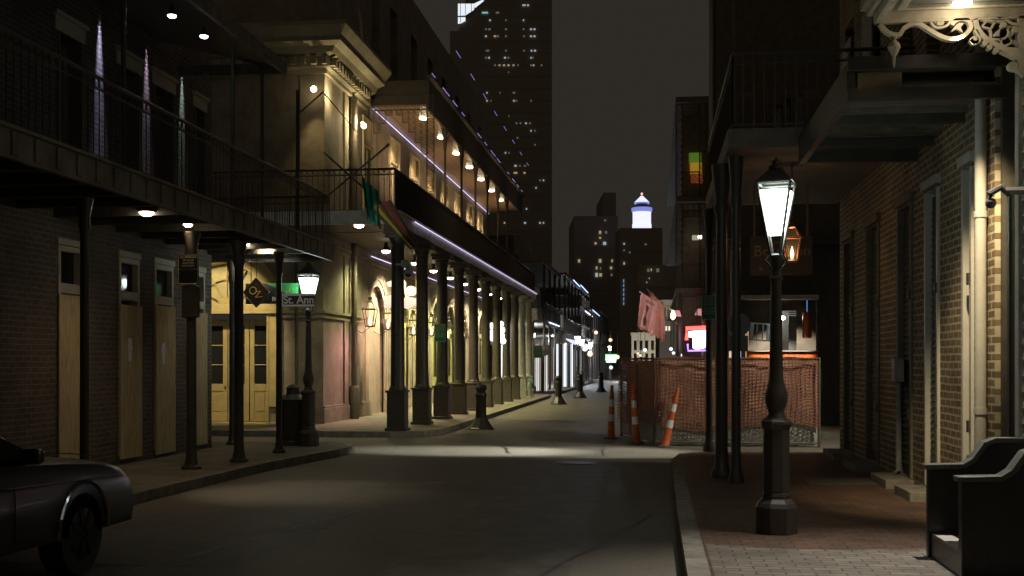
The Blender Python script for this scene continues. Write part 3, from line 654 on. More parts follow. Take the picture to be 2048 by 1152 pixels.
# gas lanterns on the grey building and right building
FLAME = emit('gas_flame', (1.0, .58, .26), 9)
LGLASS = bpy.data.materials.new('lantern_glass'); LGLASS.use_nodes = True
_n = LGLASS.node_tree; _b = _n.nodes['Principled BSDF']; _b.inputs['Roughness'].default_value = .1; _b.inputs['Base Color'].default_value = (.9, .8, .65, 1); _b.inputs['Alpha'].default_value = .035
def lantern(p, sc=1.0, label='', group='gas lanterns along the arched facade', frame=IRON, wall_dx=-.45, light=1.2):
    x, y, z = p; t = thing('gas_lantern', label, 'lantern', p, group)
    f = MB(); hw, bw = .17 * sc, .10 * sc; z0, z1, z2, z3 = z - .36 * sc, z + .10 * sc, z + .30 * sc, z + .40 * sc
    cs = [(-1, -1), (1, -1), (1, 1), (-1, 1)]
    for i, (a, b_) in enumerate(cs):
        c, d_ = cs[(i + 1) % 4]
        f.tube([(x + a * bw, y + b_ * bw, z0), (x + a * hw, y + b_ * hw, z1), (x + a * .06 * sc, y + b_ * .06 * sc, z2)], .012 * sc, 4)
        for ww, zz in ((bw, z0), (hw, z1), (.06 * sc, z2)): f.tube([(x + a * ww, y + b_ * ww, zz), (x + c * ww, y + d_ * ww, zz)], .014 * sc, 4)
    f.lathe(x, y, [(.09 * sc, z2), (.05 * sc, z2 + .04 * sc), (.05 * sc, z3), (.08 * sc, z3 + .01), (.01, z3 + .06 * sc)], 10)
    f.box(x - bw, x + bw, y - bw, y + bw, z0 - .02 * sc, z0)
    if wall_dx: f.tube([(x, y, z0 - .02), (x + wall_dx * .5, y, z0 - .18 * sc), (x + wall_dx, y, z0 - .05 * sc)], .012, 5)
    f.build('lantern_frame', frame, t)
    g = MB()
    for i, (a, b_) in enumerate(cs):
        c, d_ = cs[(i + 1) % 4]
        g.add([(x + a * bw, y + b_ * bw, z0), (x + c * bw, y + d_ * bw, z0), (x + c * hw, y + d_ * hw, z1), (x + a * hw, y + b_ * hw, z1)], [(0, 1, 2, 3)])
        g.add([(x + a * hw, y + b_ * hw, z1), (x + c * hw, y + d_ * hw, z1), (x + c * .06 * sc, y + d_ * .06 * sc, z2), (x + a * .06 * sc, y + b_ * .06 * sc, z2)], [(0, 1, 2, 3)])
    g.build('glass', LGLASS, t)
    h = MB(); h.lathe(x, y, [(.008, z0 + .03), (.03 * sc, z0 + .08 * sc), (.034 * sc, z0 + .14 * sc), (.018 * sc, z0 + .22 * sc), (.004, z0 + .28 * sc)], 8); h.build('flame', FLAME, t, smooth=True)
    if light: point(t, (x, y, z0 + .2 * sc), light, WARMER)
    return t
for i, (px, py) in enumerate(((740, 630), (776, 637), (827, 645), (863, 648), (896, 655), (927, 655))):
    X = XG + .5; y = Yw(px, X)
    lantern((X, y, Zw(py + (8 if i > 1 else 3), X, y) + .1), 1.05, ('gas lantern hung at the edge of the first arch', 'gas lantern half hidden behind the first gallery column', 'gas lantern glowing between the first and second gallery columns', 'gas lantern at the lime arch between the second and third gallery columns', 'gas lantern beside the fourth gallery column', 'gas lantern deep under the gallery beyond the fourth column')[i])

# ================================================================ right side: brick townhouse with canopy and gallery
XR = 3.22
rb = thing('brick_townhouse', 'narrow tan brick townhouse with tall shuttered doors, canopy and iron gallery beside the footway', 'building', (XR, 15, 0))
dr = [(Yw(1948, XR), Yw(1928, XR)), (Yw(1880, XR), Yw(1853, XR)), (Yw(1826, XR), Yw(1798, XR)), (Yw(1760, XR), Yw(1735, XR)), (Yw(1708, XR), Yw(1690, XR))]
dr = [tuple(sorted(d_)) for d_ in dr]
b = MB(); wall_x(b, XR, .4, Yw(1990, XR), 20.3, .05, 9.5, [(a, c, .25, 3.72) for a, c in dr] + [(a, c, 5.0, 7.3) for a, c in dr]); b.build('wall', BRICKR, rb)
b = MB(); b.box(XR + .402, 12, 19.9, 20.3, .05, 9.5); b.build('end_wall', BRICKRY, rb)
b = MB(); b.box(XR + .402, 12, Yw(1990, XR), 10.9 + .3, .05, 9.5); b.build('party_wall', BRICKRY, rb)
MB().box(XR + .41, 12, 11.25, 19.88, 9.2, 9.5).build('roof', DARKWOOD, rb)
yg_ = Yw(1990, XR); b = MB(); b.box(XR + .05, 6, yg_ - .06, yg_ - .002, .1, 5.2)
for k in range(14): b.box(XR + .08 + k * .2, XR + .24 + k * .2, yg_ - .08, yg_ - .062, .15, 3.4)
b.build('alley_shade_panel', mat('alley_shade_dark', (.07, .06, .045), rough=.8), rb)  # dark boarded panel put in for the shade of the alley mouth
SHUT = mat('black_green_shutter', (.05, .055, .045), rough=.5, vary=.2)
for i, (a, c) in enumerate(dr):
    f = MB(); f.ribbon([(a + .03, .25), (a + .03, 3.69), (c - .03, 3.69), (c - .03, .25)], .07, YZ(XR), -.03, .12)
    f.box(XR - .06, XR + .1, a - .05, c + .05, 3.73, 3.83)
    f.build('door_frame', WHITE if i < 2 else mat('shaded_door_frame', (.15, .135, .105), rough=.7), rb)  # farther frames take a darker copy of the white, standing for shade
    s = MB(); s.box(XR + .05, XR + .09, a + .07, c - .07, .27, 3.64)
    n = 40
    for k in range(n): z = .4 + k * .078; s.add([(XR + .02, a + .1, z), (XR + .02, c - .1, z), (XR + .05, c - .1, z + .05), (XR + .05, a + .1, z + .05)], [(0, 1, 2, 3)])
    for z in (1.05, 2.55): s.box(XR - .05, XR + .04, a + .02, a + .10, z - .06, z + .06)
    s.build('shutter', SHUT, rb)
    MB().box(XR + .15, XR + .19, a, c, 5.0, 7.3).build('upper_shutter', mat('faded_blue_shutter', (.10, .11, .12), rough=.6), rb)
    MB().box(XR - .35, XR - .002, a - .1, c + .1, .12, .24).build('door_step', CONC, rb, bevel=.01)
b = MB(); yd = Yw(1961, XR - .08); b.cyl(XR - .08, yd, .2, 5.6, .055, 12)
for z in (1.2, 3.1, 4.6): b.lathe(XR - .08, yd, [(.065, z), (.065, z + .06)], 12)
b.build('white_downpipe', WHITE, rb, smooth=True)
b = MB(); y_ = Yw(1797, XR - .05); b.tube([(XR - .05, y_, 1.5), (XR - .05, y_, .3), (XR - .2, y_, .18)], .035, 8); b.box(XR - .12, XR - .002, y_ - .1, y_ + .1, 1.45, 1.75); b.build('meter_box', mat('grey_meter_paint', (.3, .3, .28), rough=.5), rb)
# canopy over the near doors: board soffit, heavy frame
b = MB()
k = 0; y = 11.25
while y < 14.2:
    b.box(1.88, XR - .002, y, y + .30, 4.30 + .02 * (k % 2), 4.36); y += .48; k += 1
b.build('canopy_boards', mat('grey_canopy_boards', (.15, .135, .10), rough=.75, vary=.45, scale=3, bump=.3, stretch=(1.2, 5, 4)), rb)
b = MB(); b.box(1.8, 1.879, 10.95, 14.5, 4.17, 4.50); b.box(1.8, XR - .002, 10.90, 10.949, 4.13, 4.25); b.box(1.8, XR - .002, 10.88, 10.94, 4.42, 4.54); b.box(1.88, XR - .002, 14.4, 14.5, 4.17, 4.5)
b.box(1.88, XR, 10.95, 14.4, 4.48, 4.54)
for y in (12.3, 13.6): b.box(1.88, XR - .002, y, y + .09, 4.21, 4.299)
b.build('canopy_frame', mat('canopy_paint', (.055, .048, .038), rough=.6, vary=.3), rb)
b = MB(); b.box(1.9, 2.3, 10.96, 11.0, 4.26, 4.41); b.build('canopy_lit_sliver', mat('tan_lamplight', (.30, .25, .16)), rb)  # lit sliver of the canopy front, put in as a tan strip
# gallery from there to the corner
XA = 1.0
b = MB(); b.box(XA, XR - .002, 14.6, 20.6, 4.50, 4.60); b.build('gallery_deck', GREYWOOD, rb)
b = MB(); b.box(XA, XR - .002, 14.54, 14.598, 4.40, 4.64); b.box(XA - .06, XA - .002, 14.54, 20.6, 4.40, 4.64); b.build('gallery_fascia', mat('gallery_fascia_paint', (.14, .125, .10), rough=.7, vary=.3), rb)
b = MB(); railing(b, (XA, 14.6), (XA, 20.6), 4.64, 5.6); railing(b, (XA, 14.6), (XR, 14.6), 4.64, 5.6); b.build('railing', IRONM, rb)
postR = [(1472, 1.08), (1443, .93), (1418, .98), (1429, 1.05)]
for i, (px, X) in enumerate(postR[:3]):
    y = Yw(px, X); r = .062 if i != 1 else .085
    p = MB(); p.lathe(X, y, [(r * 1.7, .12), (r * 1.7, .2), (r * 1.2, .28), (r, .5), (r * .9, 3.7), (r * 1.3, 3.8), (r, 3.9), (r * 1.6, 4.36), (r * 1.6, 4.40)], 12)
    p.build('gallery_post', IRON, rb, smooth=True)
b = MB(); b.cyl(1.05, Yw(1470, 1.05), 4.64, 8.2, .03, 8); b.cyl(1.03, 19.6, 4.64, 8.2, .03, 8); b.box(.85, XR, 14.5, 20.6, 8.2, 8.35); b.build('upper_gallery_roof', IRONM, rb)
b = MB(); b.box(2.6, 3.2, 15.6, 15.63, 5.0, 5.02)
for a, c in ((19.0, 19.8), (17.2, 18.0)): 
    MB().box(XR - .04, XR - .004, a, c, 4.75, 7.0).build('pale_shutter', mat('pale_louvre_paint', (.30, .32, .33), rough=.5, vary=.3, scale=9), rb)

# cream-bracketed clapboard cottage at the right edge
hc = thing('clapboard_cottage', 'pale clapboard cottage with deep bracketed eaves and carved cream trim at the footway', 'building', (XR, 8, 0))
yc = Yw(2031, XR - .02)
b = MB(); z = .6; k = 0
while z < 4.6:
    b.add([(XR, -6, z), (XR, yc - .1, z), (XR + .03, yc - .1, z + .145), (XR + .03, -6, z + .145), (XR + .2, -6, z), (XR + .2, yc - .1, z), (XR + .2, yc - .1, z + .145), (XR + .2, -6, z + .145)],
          [(0, 1, 2, 3), (4, 7, 6, 5), (0, 4, 5, 1), (3, 2, 6, 7), (1, 5, 6, 2), (0, 3, 7, 4)])
    z += .14
b.build('siding', mat('pale_grey_siding', (.34, .33, .29), rough=.6, vary=.1), hc)
MB().box(XR + .01, XR + .3, -6, yc - .1, .05, .6).build('foundation', CONC, hc)
b = MB(); b.box(XR - .025, XR + .12, yc - .098, yc, .1, 4.74); b.build('corner_board', WHITE, hc)
b = MB(); b.box(1.96, XR + .3, 4, 10.29, 4.78, 4.86); b.build('soffit', mat('green_grey_soffit', (.22, .23, .2), rough=.5, vary=.12), hc)
b = MB()
for z0, z1, o in ((4.70, 4.78, .0), (4.784, 4.84, .05), (4.844, 4.93, .10)):
    b.box(1.94 - o, 2.02, 4, 10.41 + o, z0, z1); b.box(2.022, XR + .1, 10.31, 10.41 + o, z0, z1)
b.box(2.1, XR, 10.13, 10.19, 4.745, 4.779); b.box(2.1, 2.16, 5, 10.13, 4.745, 4.779)
b.build('eaves_moulding', mat('carved_cream', (.68, .60, .44)), hc, bevel=.006)
b = MB(); b.prism([(1.8, 4.94), (XR + 2, 6.6), (XR + 2, 6.72), (1.8, 5.04)], lambda u, v, t: (u, t, v), 3, 10.55); b.build('roof', DARKWOOD, hc)
def bracket(yb):
    K = 1.0 / 1457.0
    W0, V0 = XR - .02, 4.72
    def q(x, y): return (W0 + (x - 1950) * K, V0 - (y - 290) * K)
    def ln(pts): return [q(*p) for p in pts]
    def smooth(pts, n=5):
        o = []
        P_ = [Vector(p) for p in pts]
        for i in range(len(P_) - 1):
            p0 = P_[max(i - 1, 0)]; p1 = P_[i]; p2 = P_[i + 1]; p3 = P_[min(i + 2, len(P_) - 1)]
            for k in range(n):
                t = k / n; o.append(.5 * ((2 * p1) + (p2 - p0) * t + (2 * p0 - 5 * p1 + 4 * p2 - p3) * t * t + (3 * p1 - p0 - 3 * p2 + p3) * t ** 3))
        o.append(P_[-1]); return [(v.x, v.y) for v in o]
    b = MB(); fn = XZ(yb); T = (-.03, .03); T2 = (-.02, .02)
    px_ = lambda w_: w_ * K
    b.ribbon(ln([(120, 315), (1950, 315)]), px_(60), fn, *T)
    b.ribbon(ln([(1915, 300), (1915, 940)]), px_(80), fn, *T)
    b.ribbon(ln(smooth([(180, 350), (230, 420), (310, 480), (420, 495), (470, 420), (560, 370), (660, 370), (760, 430), (880, 510), (1000, 565), (1130, 570), (1230, 520), (1290, 440), (1270, 360), (1180, 325), (1100, 350), (1060, 400)])), px_(52), fn, *T)
    b.ribbon(ln(smooth([(1345, 330), (1370, 440), (1450, 560), (1570, 650), (1720, 730), (1890, 745)])), px_(62), fn, *T)
    b.ribbon(ln(smooth([(1345, 470), (1380, 540), (1390, 610), (1330, 630), (1290, 590)])), px_(45), fn, *T)
    b.ribbon(ln(smooth([(800, 330), (840, 400), (910, 425), (1000, 400), (1050, 350), (1150, 320)])), px_(28), fn, *T2)
    b.ribbon(ln(smooth([(850, 330), (900, 380), (950, 370), (940, 330)])), px_(34), fn, *T2)
    for pts in ([(1110, 400), (1050, 480), (1120, 450), (1200, 500), (1170, 430), (1210, 380), (1150, 370)], [(1560, 540), (1600, 500), (1660, 450), (1640, 520), (1640, 560), (1600, 550), (1580, 570)]):
        b.prism(ln(pts), fn, *T2)
    for pts, w_ in (([(1390, 280), (1440, 340), (1560, 365), (1680, 380), (1760, 470), (1740, 560), (1650, 600), (1550, 590)], 26), ([(1480, 370), (1440, 430), (1530, 470), (1540, 590)], 24),
                    ([(1590, 370), (1540, 460)], 24), ([(1650, 590), (1690, 680), (1800, 630), (1760, 540)], 24), ([(1800, 640), (1890, 690)], 24),
                    ([(1690, 290), (1720, 350), (1790, 400), (1880, 420)], 34), ([(1760, 440), (1800, 500), (1790, 590), (1880, 680)], 24), ([(1860, 480), (1800, 450), (1760, 500)], 24)):
        b.ribbon(ln(smooth(pts)), px_(w_), fn, *T2)
    for cx, cy, r_ in ((1335, 605, 55), (1460, 645, 34), (1520, 695, 34), (1600, 740, 34), (1800, 945, 58), (1835, 485, 40), (1640, 300, 40), (1690, 420, 36), (900, 370, 28)):
        b.prism([q(cx + r_ * math.cos(a * math.pi / 7), cy + r_ * math.sin(a * math.pi / 7)) for a in range(14)], fn, *T)
    b.prism(ln([(1650, 760), (1900, 740), (1950, 860), (1950, 1010), (1925, 1090), (1860, 1010), (1800, 1000), (1880, 960), (1860, 880), (1760, 820)]), fn, -.035, .035)
    b.build('eaves_bracket', mat('carved_cream', (.68, .60, .44), rough=.6, vary=.1), hc)
    X = W0 + (355 - 1950) * K
    p = MB(); p.lathe(X, yb, [(.012, 4.58), (.03, 4.565), (.03, 4.55), (.012, 4.54), (.05, 4.50), (.058, 4.47), (.03, 4.42), (.014, 4.39), (.012, 4.33), (.002, 4.29)], 12)
    p.build('drop_finial', CREAM, hc, smooth=True)
bracket(10.35); bracket(8.1)
b = MB(); yl = Yw(1925, 2.62); b.lathe(2.62, yl, [(.08, 4.779), (.08, 4.76), (.06, 4.75)], 16); b.build('soffit_lamp', emit('soffit_lamp_glow', (1, .95, .85), 4), hc, smooth=True)
spot(hc, (2.62, yl, 4.70), (1.9, 7.9, 0), 900, (1, .93, .82), angle=80, blend=.8)
point(hc, (2.62, yl, 4.66), 3, (1, .86, .64), .03)

spot(hc, (2.62, yl, 4.66), (XR, 12.6, 1.1), 800, (1, .80, .48), angle=42, blend=.9, size=.05)
# iron bracket pipe in front of the cottage corner
b = MB(); x_ = XR - .28; y_ = Yw(2022, x_)
b.tube([(x_ - .16, y_, 3.03), (x_ - .17, y_, 3.1), (x_ - .08, y_, 3.15), (x_ - .0, y_, 3.08), (x_, y_, 2.9), (x_, y_, 1.6), (x_, y_, .13)], .03, 8)
b.tube([(x_ - .05, y_, 3.12), (XR - .01, y_, 3.12)], .035, 6); b.sphere((x_ - .16, y_, 3.02), .045, 8)
tag(b.build('hooked_handrail', IRON, origin=(x_, y_, .13), smooth=True), 'black iron pipe with a hooked top standing by the clapboard corner', 'handrail')

# black entrance stoop with S-curved cheek walls
BLK = mat('black_gloss_paint', (.03, .027, .023), rough=.32, vary=.2, scale=5, bump=.15)
BLKE = mat('scuffed_black_edge', (.10, .10, .09), rough=.35, vary=.3)
st = thing('entrance_stoop', 'black painted stoop with two S-curved cheek walls and a patch of light painted on the tread', 'steps', (2.7, 8.8, .13))
def cheek(y0, y1, dx):
    prof = [(2.2, .13), (3.18, .13), (3.18, 1.06), (2.72, 1.06), (2.66, 1.03), (2.56, .90), (2.48, .85), (2.2, .84)]
    prof = [(a + dx, c) for a, c in prof]
    o = MB().prism(prof, lambda u, v, t: (u, t, v), y0, y1).build('cheek_wall', BLK, st, bevel=.008)
    c = MB(); c.ribbon([(3.19 + dx, 1.08), (2.72 + dx, 1.08), (2.64 + dx, 1.05), (2.55 + dx, .92), (2.47 + dx, .87), (2.17 + dx, .86)], .04, lambda u, v, t: (u, t, v), y0 - .025, y1 + .025); c.build('capping', BLKE, o, bevel=.006)
cheek(9.50, 9.58, 0); cheek(8.5, 8.6, 0)
b = MB(); b.box(2.22, 2.55, 8.602, 9.498, .13, .32); b.build('lower_tread', BLK, st, bevel=.01)
b = MB(); b.box(2.552, 2.88, 8.602, 9.498, .13, .52); b.box(2.882, 3.18, 8.602, 9.498, .13, .72); b.build('upper_tread', BLK, st, bevel=.01)
b = MB(); b.box(2.225, 2.36, 9.1, 9.46, .323, .328); b.build('lit_tread_patch', WHITE, st)  # light falling on the tread, painted in as a white patch

# ================================================================ street lamps
LAMPW = emit('lamp_white', (.80, 1.0, .95), 24)
def street_lamp(label, x=0, y=0, z=.13, glow=LAMPW, power=120, col=(.86, 1.0, .95)):
    t = thing('street_lamp', label, 'street lamp', (x, y, z), 'old fashioned street lamps')
    o = Vector((x, y, z))
    p = MB(); p.lathe(x, y, [(.20, z), (.20, z + .24), (.18, z + .28), (.13, z + .32), (.135, z + .34), (.125, z + .38)], 8, R(22.5))
    p.lathe(x, y, [(.128, z + .38), (.125, z + .96), (.14, z + .98), (.15, z + 1.0), (.145, z + 1.03), (.10, z + 1.06)], 8, R(22.5))
    p.build('base', IRON, t, bevel=.008)
    p = MB(); p.lathe(x, y, [(.10, z + 1.05), (.075, z + 1.1), (.075, z + 1.13), (.10, z + 1.2), (.105, z + 1.28), (.085, z + 1.34), (.068, z + 1.4), (.062, z + 1.5), (.05, z + 2.2), (.045, z + 2.32), (.06, z + 2.35), (.045, z + 2.38), (.035, z + 2.43), (.05, z + 2.48), (.06, z + 2.53), (.06, z + 2.55)], 16)
    p.build('post', IRON, t, smooth=True)
    f = MB(); cs = [(math.cos(R(90 * k + 30)), math.sin(R(90 * k + 30))) for k in range(4)]
    a0, a1, zb, zt = .055, .212, z + 2.55, z + 3.22
    for k in range(4):
        c, d_ = cs[k], cs[(k + 1) % 4]
        f.tube([(x + c[0] * a0, y + c[1] * a0, zb), (x + c[0] * a1, y + c[1] * a1, zt)], .014, 4)
        for r_, zz in ((a0, zb + .01), (a1, zt)): f.tube([(x + c[0] * r_, y + c[1] * r_, zz), (x + d_[0] * r_, y + d_[1] * r_, zz)], .014, 4)
        f.add([(x + c[0] * a1 * 1.1, y + c[1] * a1 * 1.1, zt + .01), (x + d_[0] * a1 * 1.1, y + d_[1] * a1 * 1.1, zt + .01), (x + d_[0] * .07, y + d_[1] * .07, zt + .14), (x + c[0] * .07, y + c[1] * .07, zt + .14)], [(0, 1, 2, 3)])
        f.tube([(x + c[0] * .04, y + c[1] * .04, zb - .12), (x + c[0] * .12, y + c[1] * .12, zb - .04), (x + c[0] * a0 * 1.2, y + c[1] * a0 * 1.2, zb + .04)], .01, 4)
    f.lathe(x, y, [(.075, zt + .13), (.08, zt + .16), (.04, zt + .18), (.045, zt + .21), (.012, zt + .23), (.002, zt + .27)], 12)
    f.build('lantern_frame', IRON, t)
    g = MB(); A0, A1 = a0 * .95, a1 * .955
    vs = [(x + c[0] * A0, y + c[1] * A0, zb + .20) for c in cs] + [(x + c[0] * A1, y + c[1] * A1, zt - .01) for c in cs]
    s_ = .20 / (zt - zb); A0b = a0 + (a1 - a0) * s_ - .012
    A1 = (a0 + (a1 - a0) * .90) - .012
    vs[4:] = [(x + c[0] * A1, y + c[1] * A1, zb + .9 * (zt - zb)) for c in cs]
    vs[:4] = [(x + c[0] * A0b, y + c[1] * A0b, zb + .20) for c in cs]
    g.add(vs, [(0, 1, 5, 4), (1, 2, 6, 5), (2, 3, 7, 6), (3, 0, 4, 7), (0, 3, 2, 1), (4, 5, 6, 7)]); g.build('lamp_glass', glow, t)
    return t
L1 = street_lamp('black street lamp with a glaring white lantern on the brick footway', 1.13, 10.73, .13, power=40)
xl = Xw(617, 20.75)
L2 = street_lamp('street lamp on the kerb corner carrying the street name signs, lantern glaring white', xl, 20.75, .13, power=60)
glow_far = emit('lamp_warm_white', (1.0, .88, .66), 30)
for i, (x, y, g_) in enumerate(((-6.55, 61.9, glow_far), (-4.9, 79, glow_far), (-5.0, 92, LAMPW), (-4.6, 70, LAMPW), (-4.2, 112, glow_far))):
    lb = ('street lamp beyond the long gallery, right beside the column row end', 'distant warm street lamp in front of the lit shopfronts', 'distant white street lamp under the blue-lit awnings', 'white street lamp at the second crossing before the shopfronts', 'farthest warm street lamp near the green neon sign')[i]
    street_lamp(lb, x, y, .13, glow=g_, power=45 if i < 2 else 60, col=(1, .92, .75) if g_ is glow_far else COOL)

# street signs on the corner lamp
SIGNB = mat('black_sign_enamel', (.05, .045, .04), rough=.35, vary=.1, bump=0); SIGNW = mat('white_sign_enamel', (.85, .85, .85), rough=.35, vary=.03, bump=0)
yS = 20.5
sx0, sx1 = Xw(564, yS), Xw(629, yS); sz0, sz1 = Zw(613, sx0, yS), Zw(587, sx0, yS)
t = thing('street_sign', 'black street name sign with white borders reading St. Ann on the corner lamp post', 'street sign', ((sx0 + sx1) / 2, yS, sz0))
b = MB(); b.box(sx0, sx1, yS, yS + .02, sz0, sz1); b.build('board', SIGNB, t)
b = MB()
for z0, z1 in ((sz0, sz0 + .035), (sz1 - .045, sz1)): b.box(sx0, sx1, yS - .006, yS - .001, z0, z1)
b.box(sx0, sx0 + .02, yS - .006, yS - .001, sz0 + .036, sz1 - .046); b.build('border', SIGNW, t)
text('St. Ann', .20, SIGNW, t, facing(((sx0 + sx1) / 2 + .01, yS - .004, (sz0 + sz1) / 2 - .005)), bold=.004)
spot(t, (sx1 - .1, yS - .6, sz1 + .5), ((sx0 + sx1) / 2, yS, sz0), 2.0, COOL, 70)
GREEN = mat('green_board_paint', (.03, .20, .055), rough=.5, vary=.35, scale=5, stretch=(.3, 1, 5)); CREAMT = mat('cream_lettering', (.75, .62, .36), rough=.5, bump=0)
yB = 20.95; gx0, gx1 = Xw(520, yB), Xw(596, yB); gz0, gz1 = Zw(591, gx0, yB), Zw(567, gx0, yB)
t = thing('green_name_board', 'green painted board fixed above and behind the black street name sign', 'sign', (gx0, yB, gz0))
b = MB(); b.box(gx0, gx1, yB, yB + .03, gz0, gz1); b.build('board', GREEN, t); text('BOU', .11, mat('olive_lettering', (.12, .2, .04), bump=0), t, facing((Xw(574, yB), yB - .004, gz0 + .09)))
yC = 20.9; bx0, bx1 = Xw(491, yC), Xw(572, yC); bz0, bz1 = Zw(608, bx0, yC), Zw(567, bx0, yC)
t = thing('black_name_board', 'black board with cream capital letters half hidden behind the diamond sign', 'sign', (bx0, yC, bz0))
b = MB(); b.prism([(bx0, bz0), (bx1, bz0), (bx1, bz0 + .2), (bx0 + .42, bz1), (bx0, bz1)], XZ(yC), 0, .02); b.build('board', SIGNB, t)
text('BOURBON', .11, CREAMT, t, facing((Xw(544, yC), yC - .004, (bz0 + .09))), align='LEFT')
# diamond sign hung on a chain
yO = 19.6; cx, cz = Xw(512, yO), 0; cz = Zw(585, cx, yO); h = .27
t = thing('diamond_sign', 'black diamond-shaped hanging sign with gold letters OZ, hung from the gallery', 'sign', (cx, yO, cz), None)
b = MB(); b.prism([(cx - h * .92, cz), (cx, cz - h), (cx + h * .92, cz), (cx, cz + h)], XZ(yO), 0, .05); b.build('board', SIGNB, t, bevel=.006)
b = MB(); b.tube([(cx + x * h * .92, yO - .004, cz + z * h) for x, z in ((-1, 0), (0, -1), (1, 0), (0, 1))], .006, 4, closed=True); b.build('edge_trim', STEEL, t)
GOLD = mat('gold_lettering', (.80, .62, .30), rough=.35, bump=0)
b = MB(); fO = XZ(yO - .012)
b.ribbon(arc(cx - .055, cz + .035, .062, 0, 360, 20), .014, fO, 0, .01)
b.ribbon([(cx + .012, cz + .015), (cx + .085, cz + .022)], .014, fO, 0, .01); b.ribbon([(cx + .085, cz + .022), (cx - .01, cz - .085)], .014, fO, 0.001, .011); b.ribbon([(cx - .01, cz - .085), (cx + .12, cz - .075)], .012, fO, 0, .01)
b.build('lettering', GOLD, t)
b = MB()
for xx in (cx - .10, cx + .0):
    n = 18
    for k in range(n):
        z = cz + h * (.62 if xx < cx - .05 else 1.0) + k * (3.6 - cz - h * .7) / n
        b.tube([(xx + .008 * math.cos(a) * (k % 2), yO + .025 + .008 * math.cos(a) * ((k + 1) % 2), z + .022 + .022 * math.sin(a)) for a in [j * math.pi / 3 for j in range(6)]], .004, 3, closed=True)
    if xx < cx - .05: continue
b.build('chain', IRON, t)

# street notices on posts: rounded plate, border and lines of lettering
def notice(x, y, z, wd, ht, colr, tcol, lines, label, rz=0):
    t = thing('street_notice', label, 'sign', (x, y, z), 'street notices on posts')
    r = .03; pts = []
    for cx_, cz_, a in ((x + wd / 2 - r, z + ht - r, 0), (x - wd / 2 + r, z + ht - r, 90), (x - wd / 2 + r, z + r, 180), (x + wd / 2 - r, z + r, 270)): pts += arc(cx_, cz_, r, a, a + 90, 4)
    b = MB(); b.prism(pts, XZ(y), 0, .012); b.build('plate', colr, t)
    b = MB(); b.tube([(x + (p[0] - x) * .93, y - .002, z + ht / 2 + (p[1] - z - ht / 2) * .95) for p in pts], .005, 3, closed=True); b.box(x - wd * .42, x + wd * .42, y - .004, y - .001, z + ht * .50, z + ht * .51); b.build('border', tcol, t)
    n = len(lines); 
    for i, s in enumerate(lines):
        zz = z + ht * (.90 - .095 * i) - (.03 if i > 3 else 0)
        text(s, ht * .088, tcol, t, facing((x, y - .004, zz)), bold=.0006)
    return t
NB = mat('dark_notice_enamel', (.03, .028, .024), rough=.4, bump=0); NG = mat('green_notice_enamel', (.04, .42, .25), rough=.4, vary=.2, bump=0); NT = mat('notice_lettering', (.55, .52, .38), rough=.5, bump=0)
LN = ['NO GLASS', 'OR CANS', 'ALLOWED', 'ON STREET', 'NO GLASS', 'CONTAINERS', 'ALLOWED']
x, y = postL[2]
notice(x, y - .12, Zw(570, x, y), .32, .44, NB, NT, ['NO BEVERAGE', 'OR GLASS', 'ALLOWED', 'ON STREET'], 'black street notice with worn lettering high on the post by the boarded doors')
b = MB(); zz = Zw(636, x, y); b.prism([(x - .1, zz), (x + .16, zz), (x + .16, zz + .46), (x + .10, zz + .5), (x - .05, zz + .5), (x - .1, zz + .46)], XZ(y - .14), 0, .09)
tag(b.build('signal_box', IRON, origin=(x, y - .1, zz), bevel=.02), 'black metal box strapped to the post under the black street notice', 'control box')
xg, yg = .98, Yw(1418, .98)
notice(xg, yg - .1, Zw(640, xg, yg), .27, .43, NG, mat('pale_notice_lettering', (.85, .95, .85), bump=0), LN, 'green street notice with pale lettering on the right-hand gallery post')
yq = Yw(884, XP); notice(XP, yq - .3, Zw(684, XP, yq), .32, .50, NG, NT, LN, 'green street notice on the third column of the long gallery')
notice(-6.15, 61.2, 1.95, .42, .62, NG, NT, LN, 'small green notice on the lamp post beyond the long gallery')
# round sign backs by the right posts
b = MB(); xx, yy = 1.12, Yw(1478, 1.12)
b.lathe(0, 0, [(.15, 0), (.15, .015)], 20); vs = [(xx + v[0], yy + v[2], 2.2 + v[1]) for v in b.v]; b.v = vs
b.box(xx - .13, xx + .12, yy + .02, yy + .035, 1.85, 2.05); b.tube([(xx - .02, yy + .05, .13), (xx - .02, yy + .05, 2.45)], .025, 6)
tag(b.build('round_sign_pole', IRON, origin=(xx, yy, .13)), 'dark sign pole with a round plate seen from behind by the right gallery posts', 'sign')

# hanging board with faded gold lettering
yH = 17.6; hx0, hx1 = Xw(1500, yH), Xw(1624, yH); hz0, hz1 = Zw(551, hx0, yH), Zw(474, hx0, yH)
t = thing('hanging_signboard', 'large dark hanging signboard with faded gold lettering behind the near street lamp', 'sign', ((hx0 + hx1) / 2, yH, hz0))
b = MB(); b.box(hx0, hx1, yH, yH + .04, hz0, hz1); b.build('board', mat('dark_signboard', (.035, .03, .024), rough=.6), t)
b = MB(); b.tube([(hx0, yH - .01, hz0), (hx1, yH - .01, hz0), (hx1, yH - .01, hz1), (hx0, yH - .01, hz1)], .012, 4, closed=True); b.box(hx0 + .05, hx0 + .08, yH, yH + .03, hz1, 4.4); b.box(hx1 - .08, hx1 - .05, yH, yH + .03, hz1, 4.4); b.build('sign_frame', IRONM, t)
FG = mat('faded_gold_lettering', (.20, .15, .08), rough=.6, vary=.5, scale=20, bump=0)
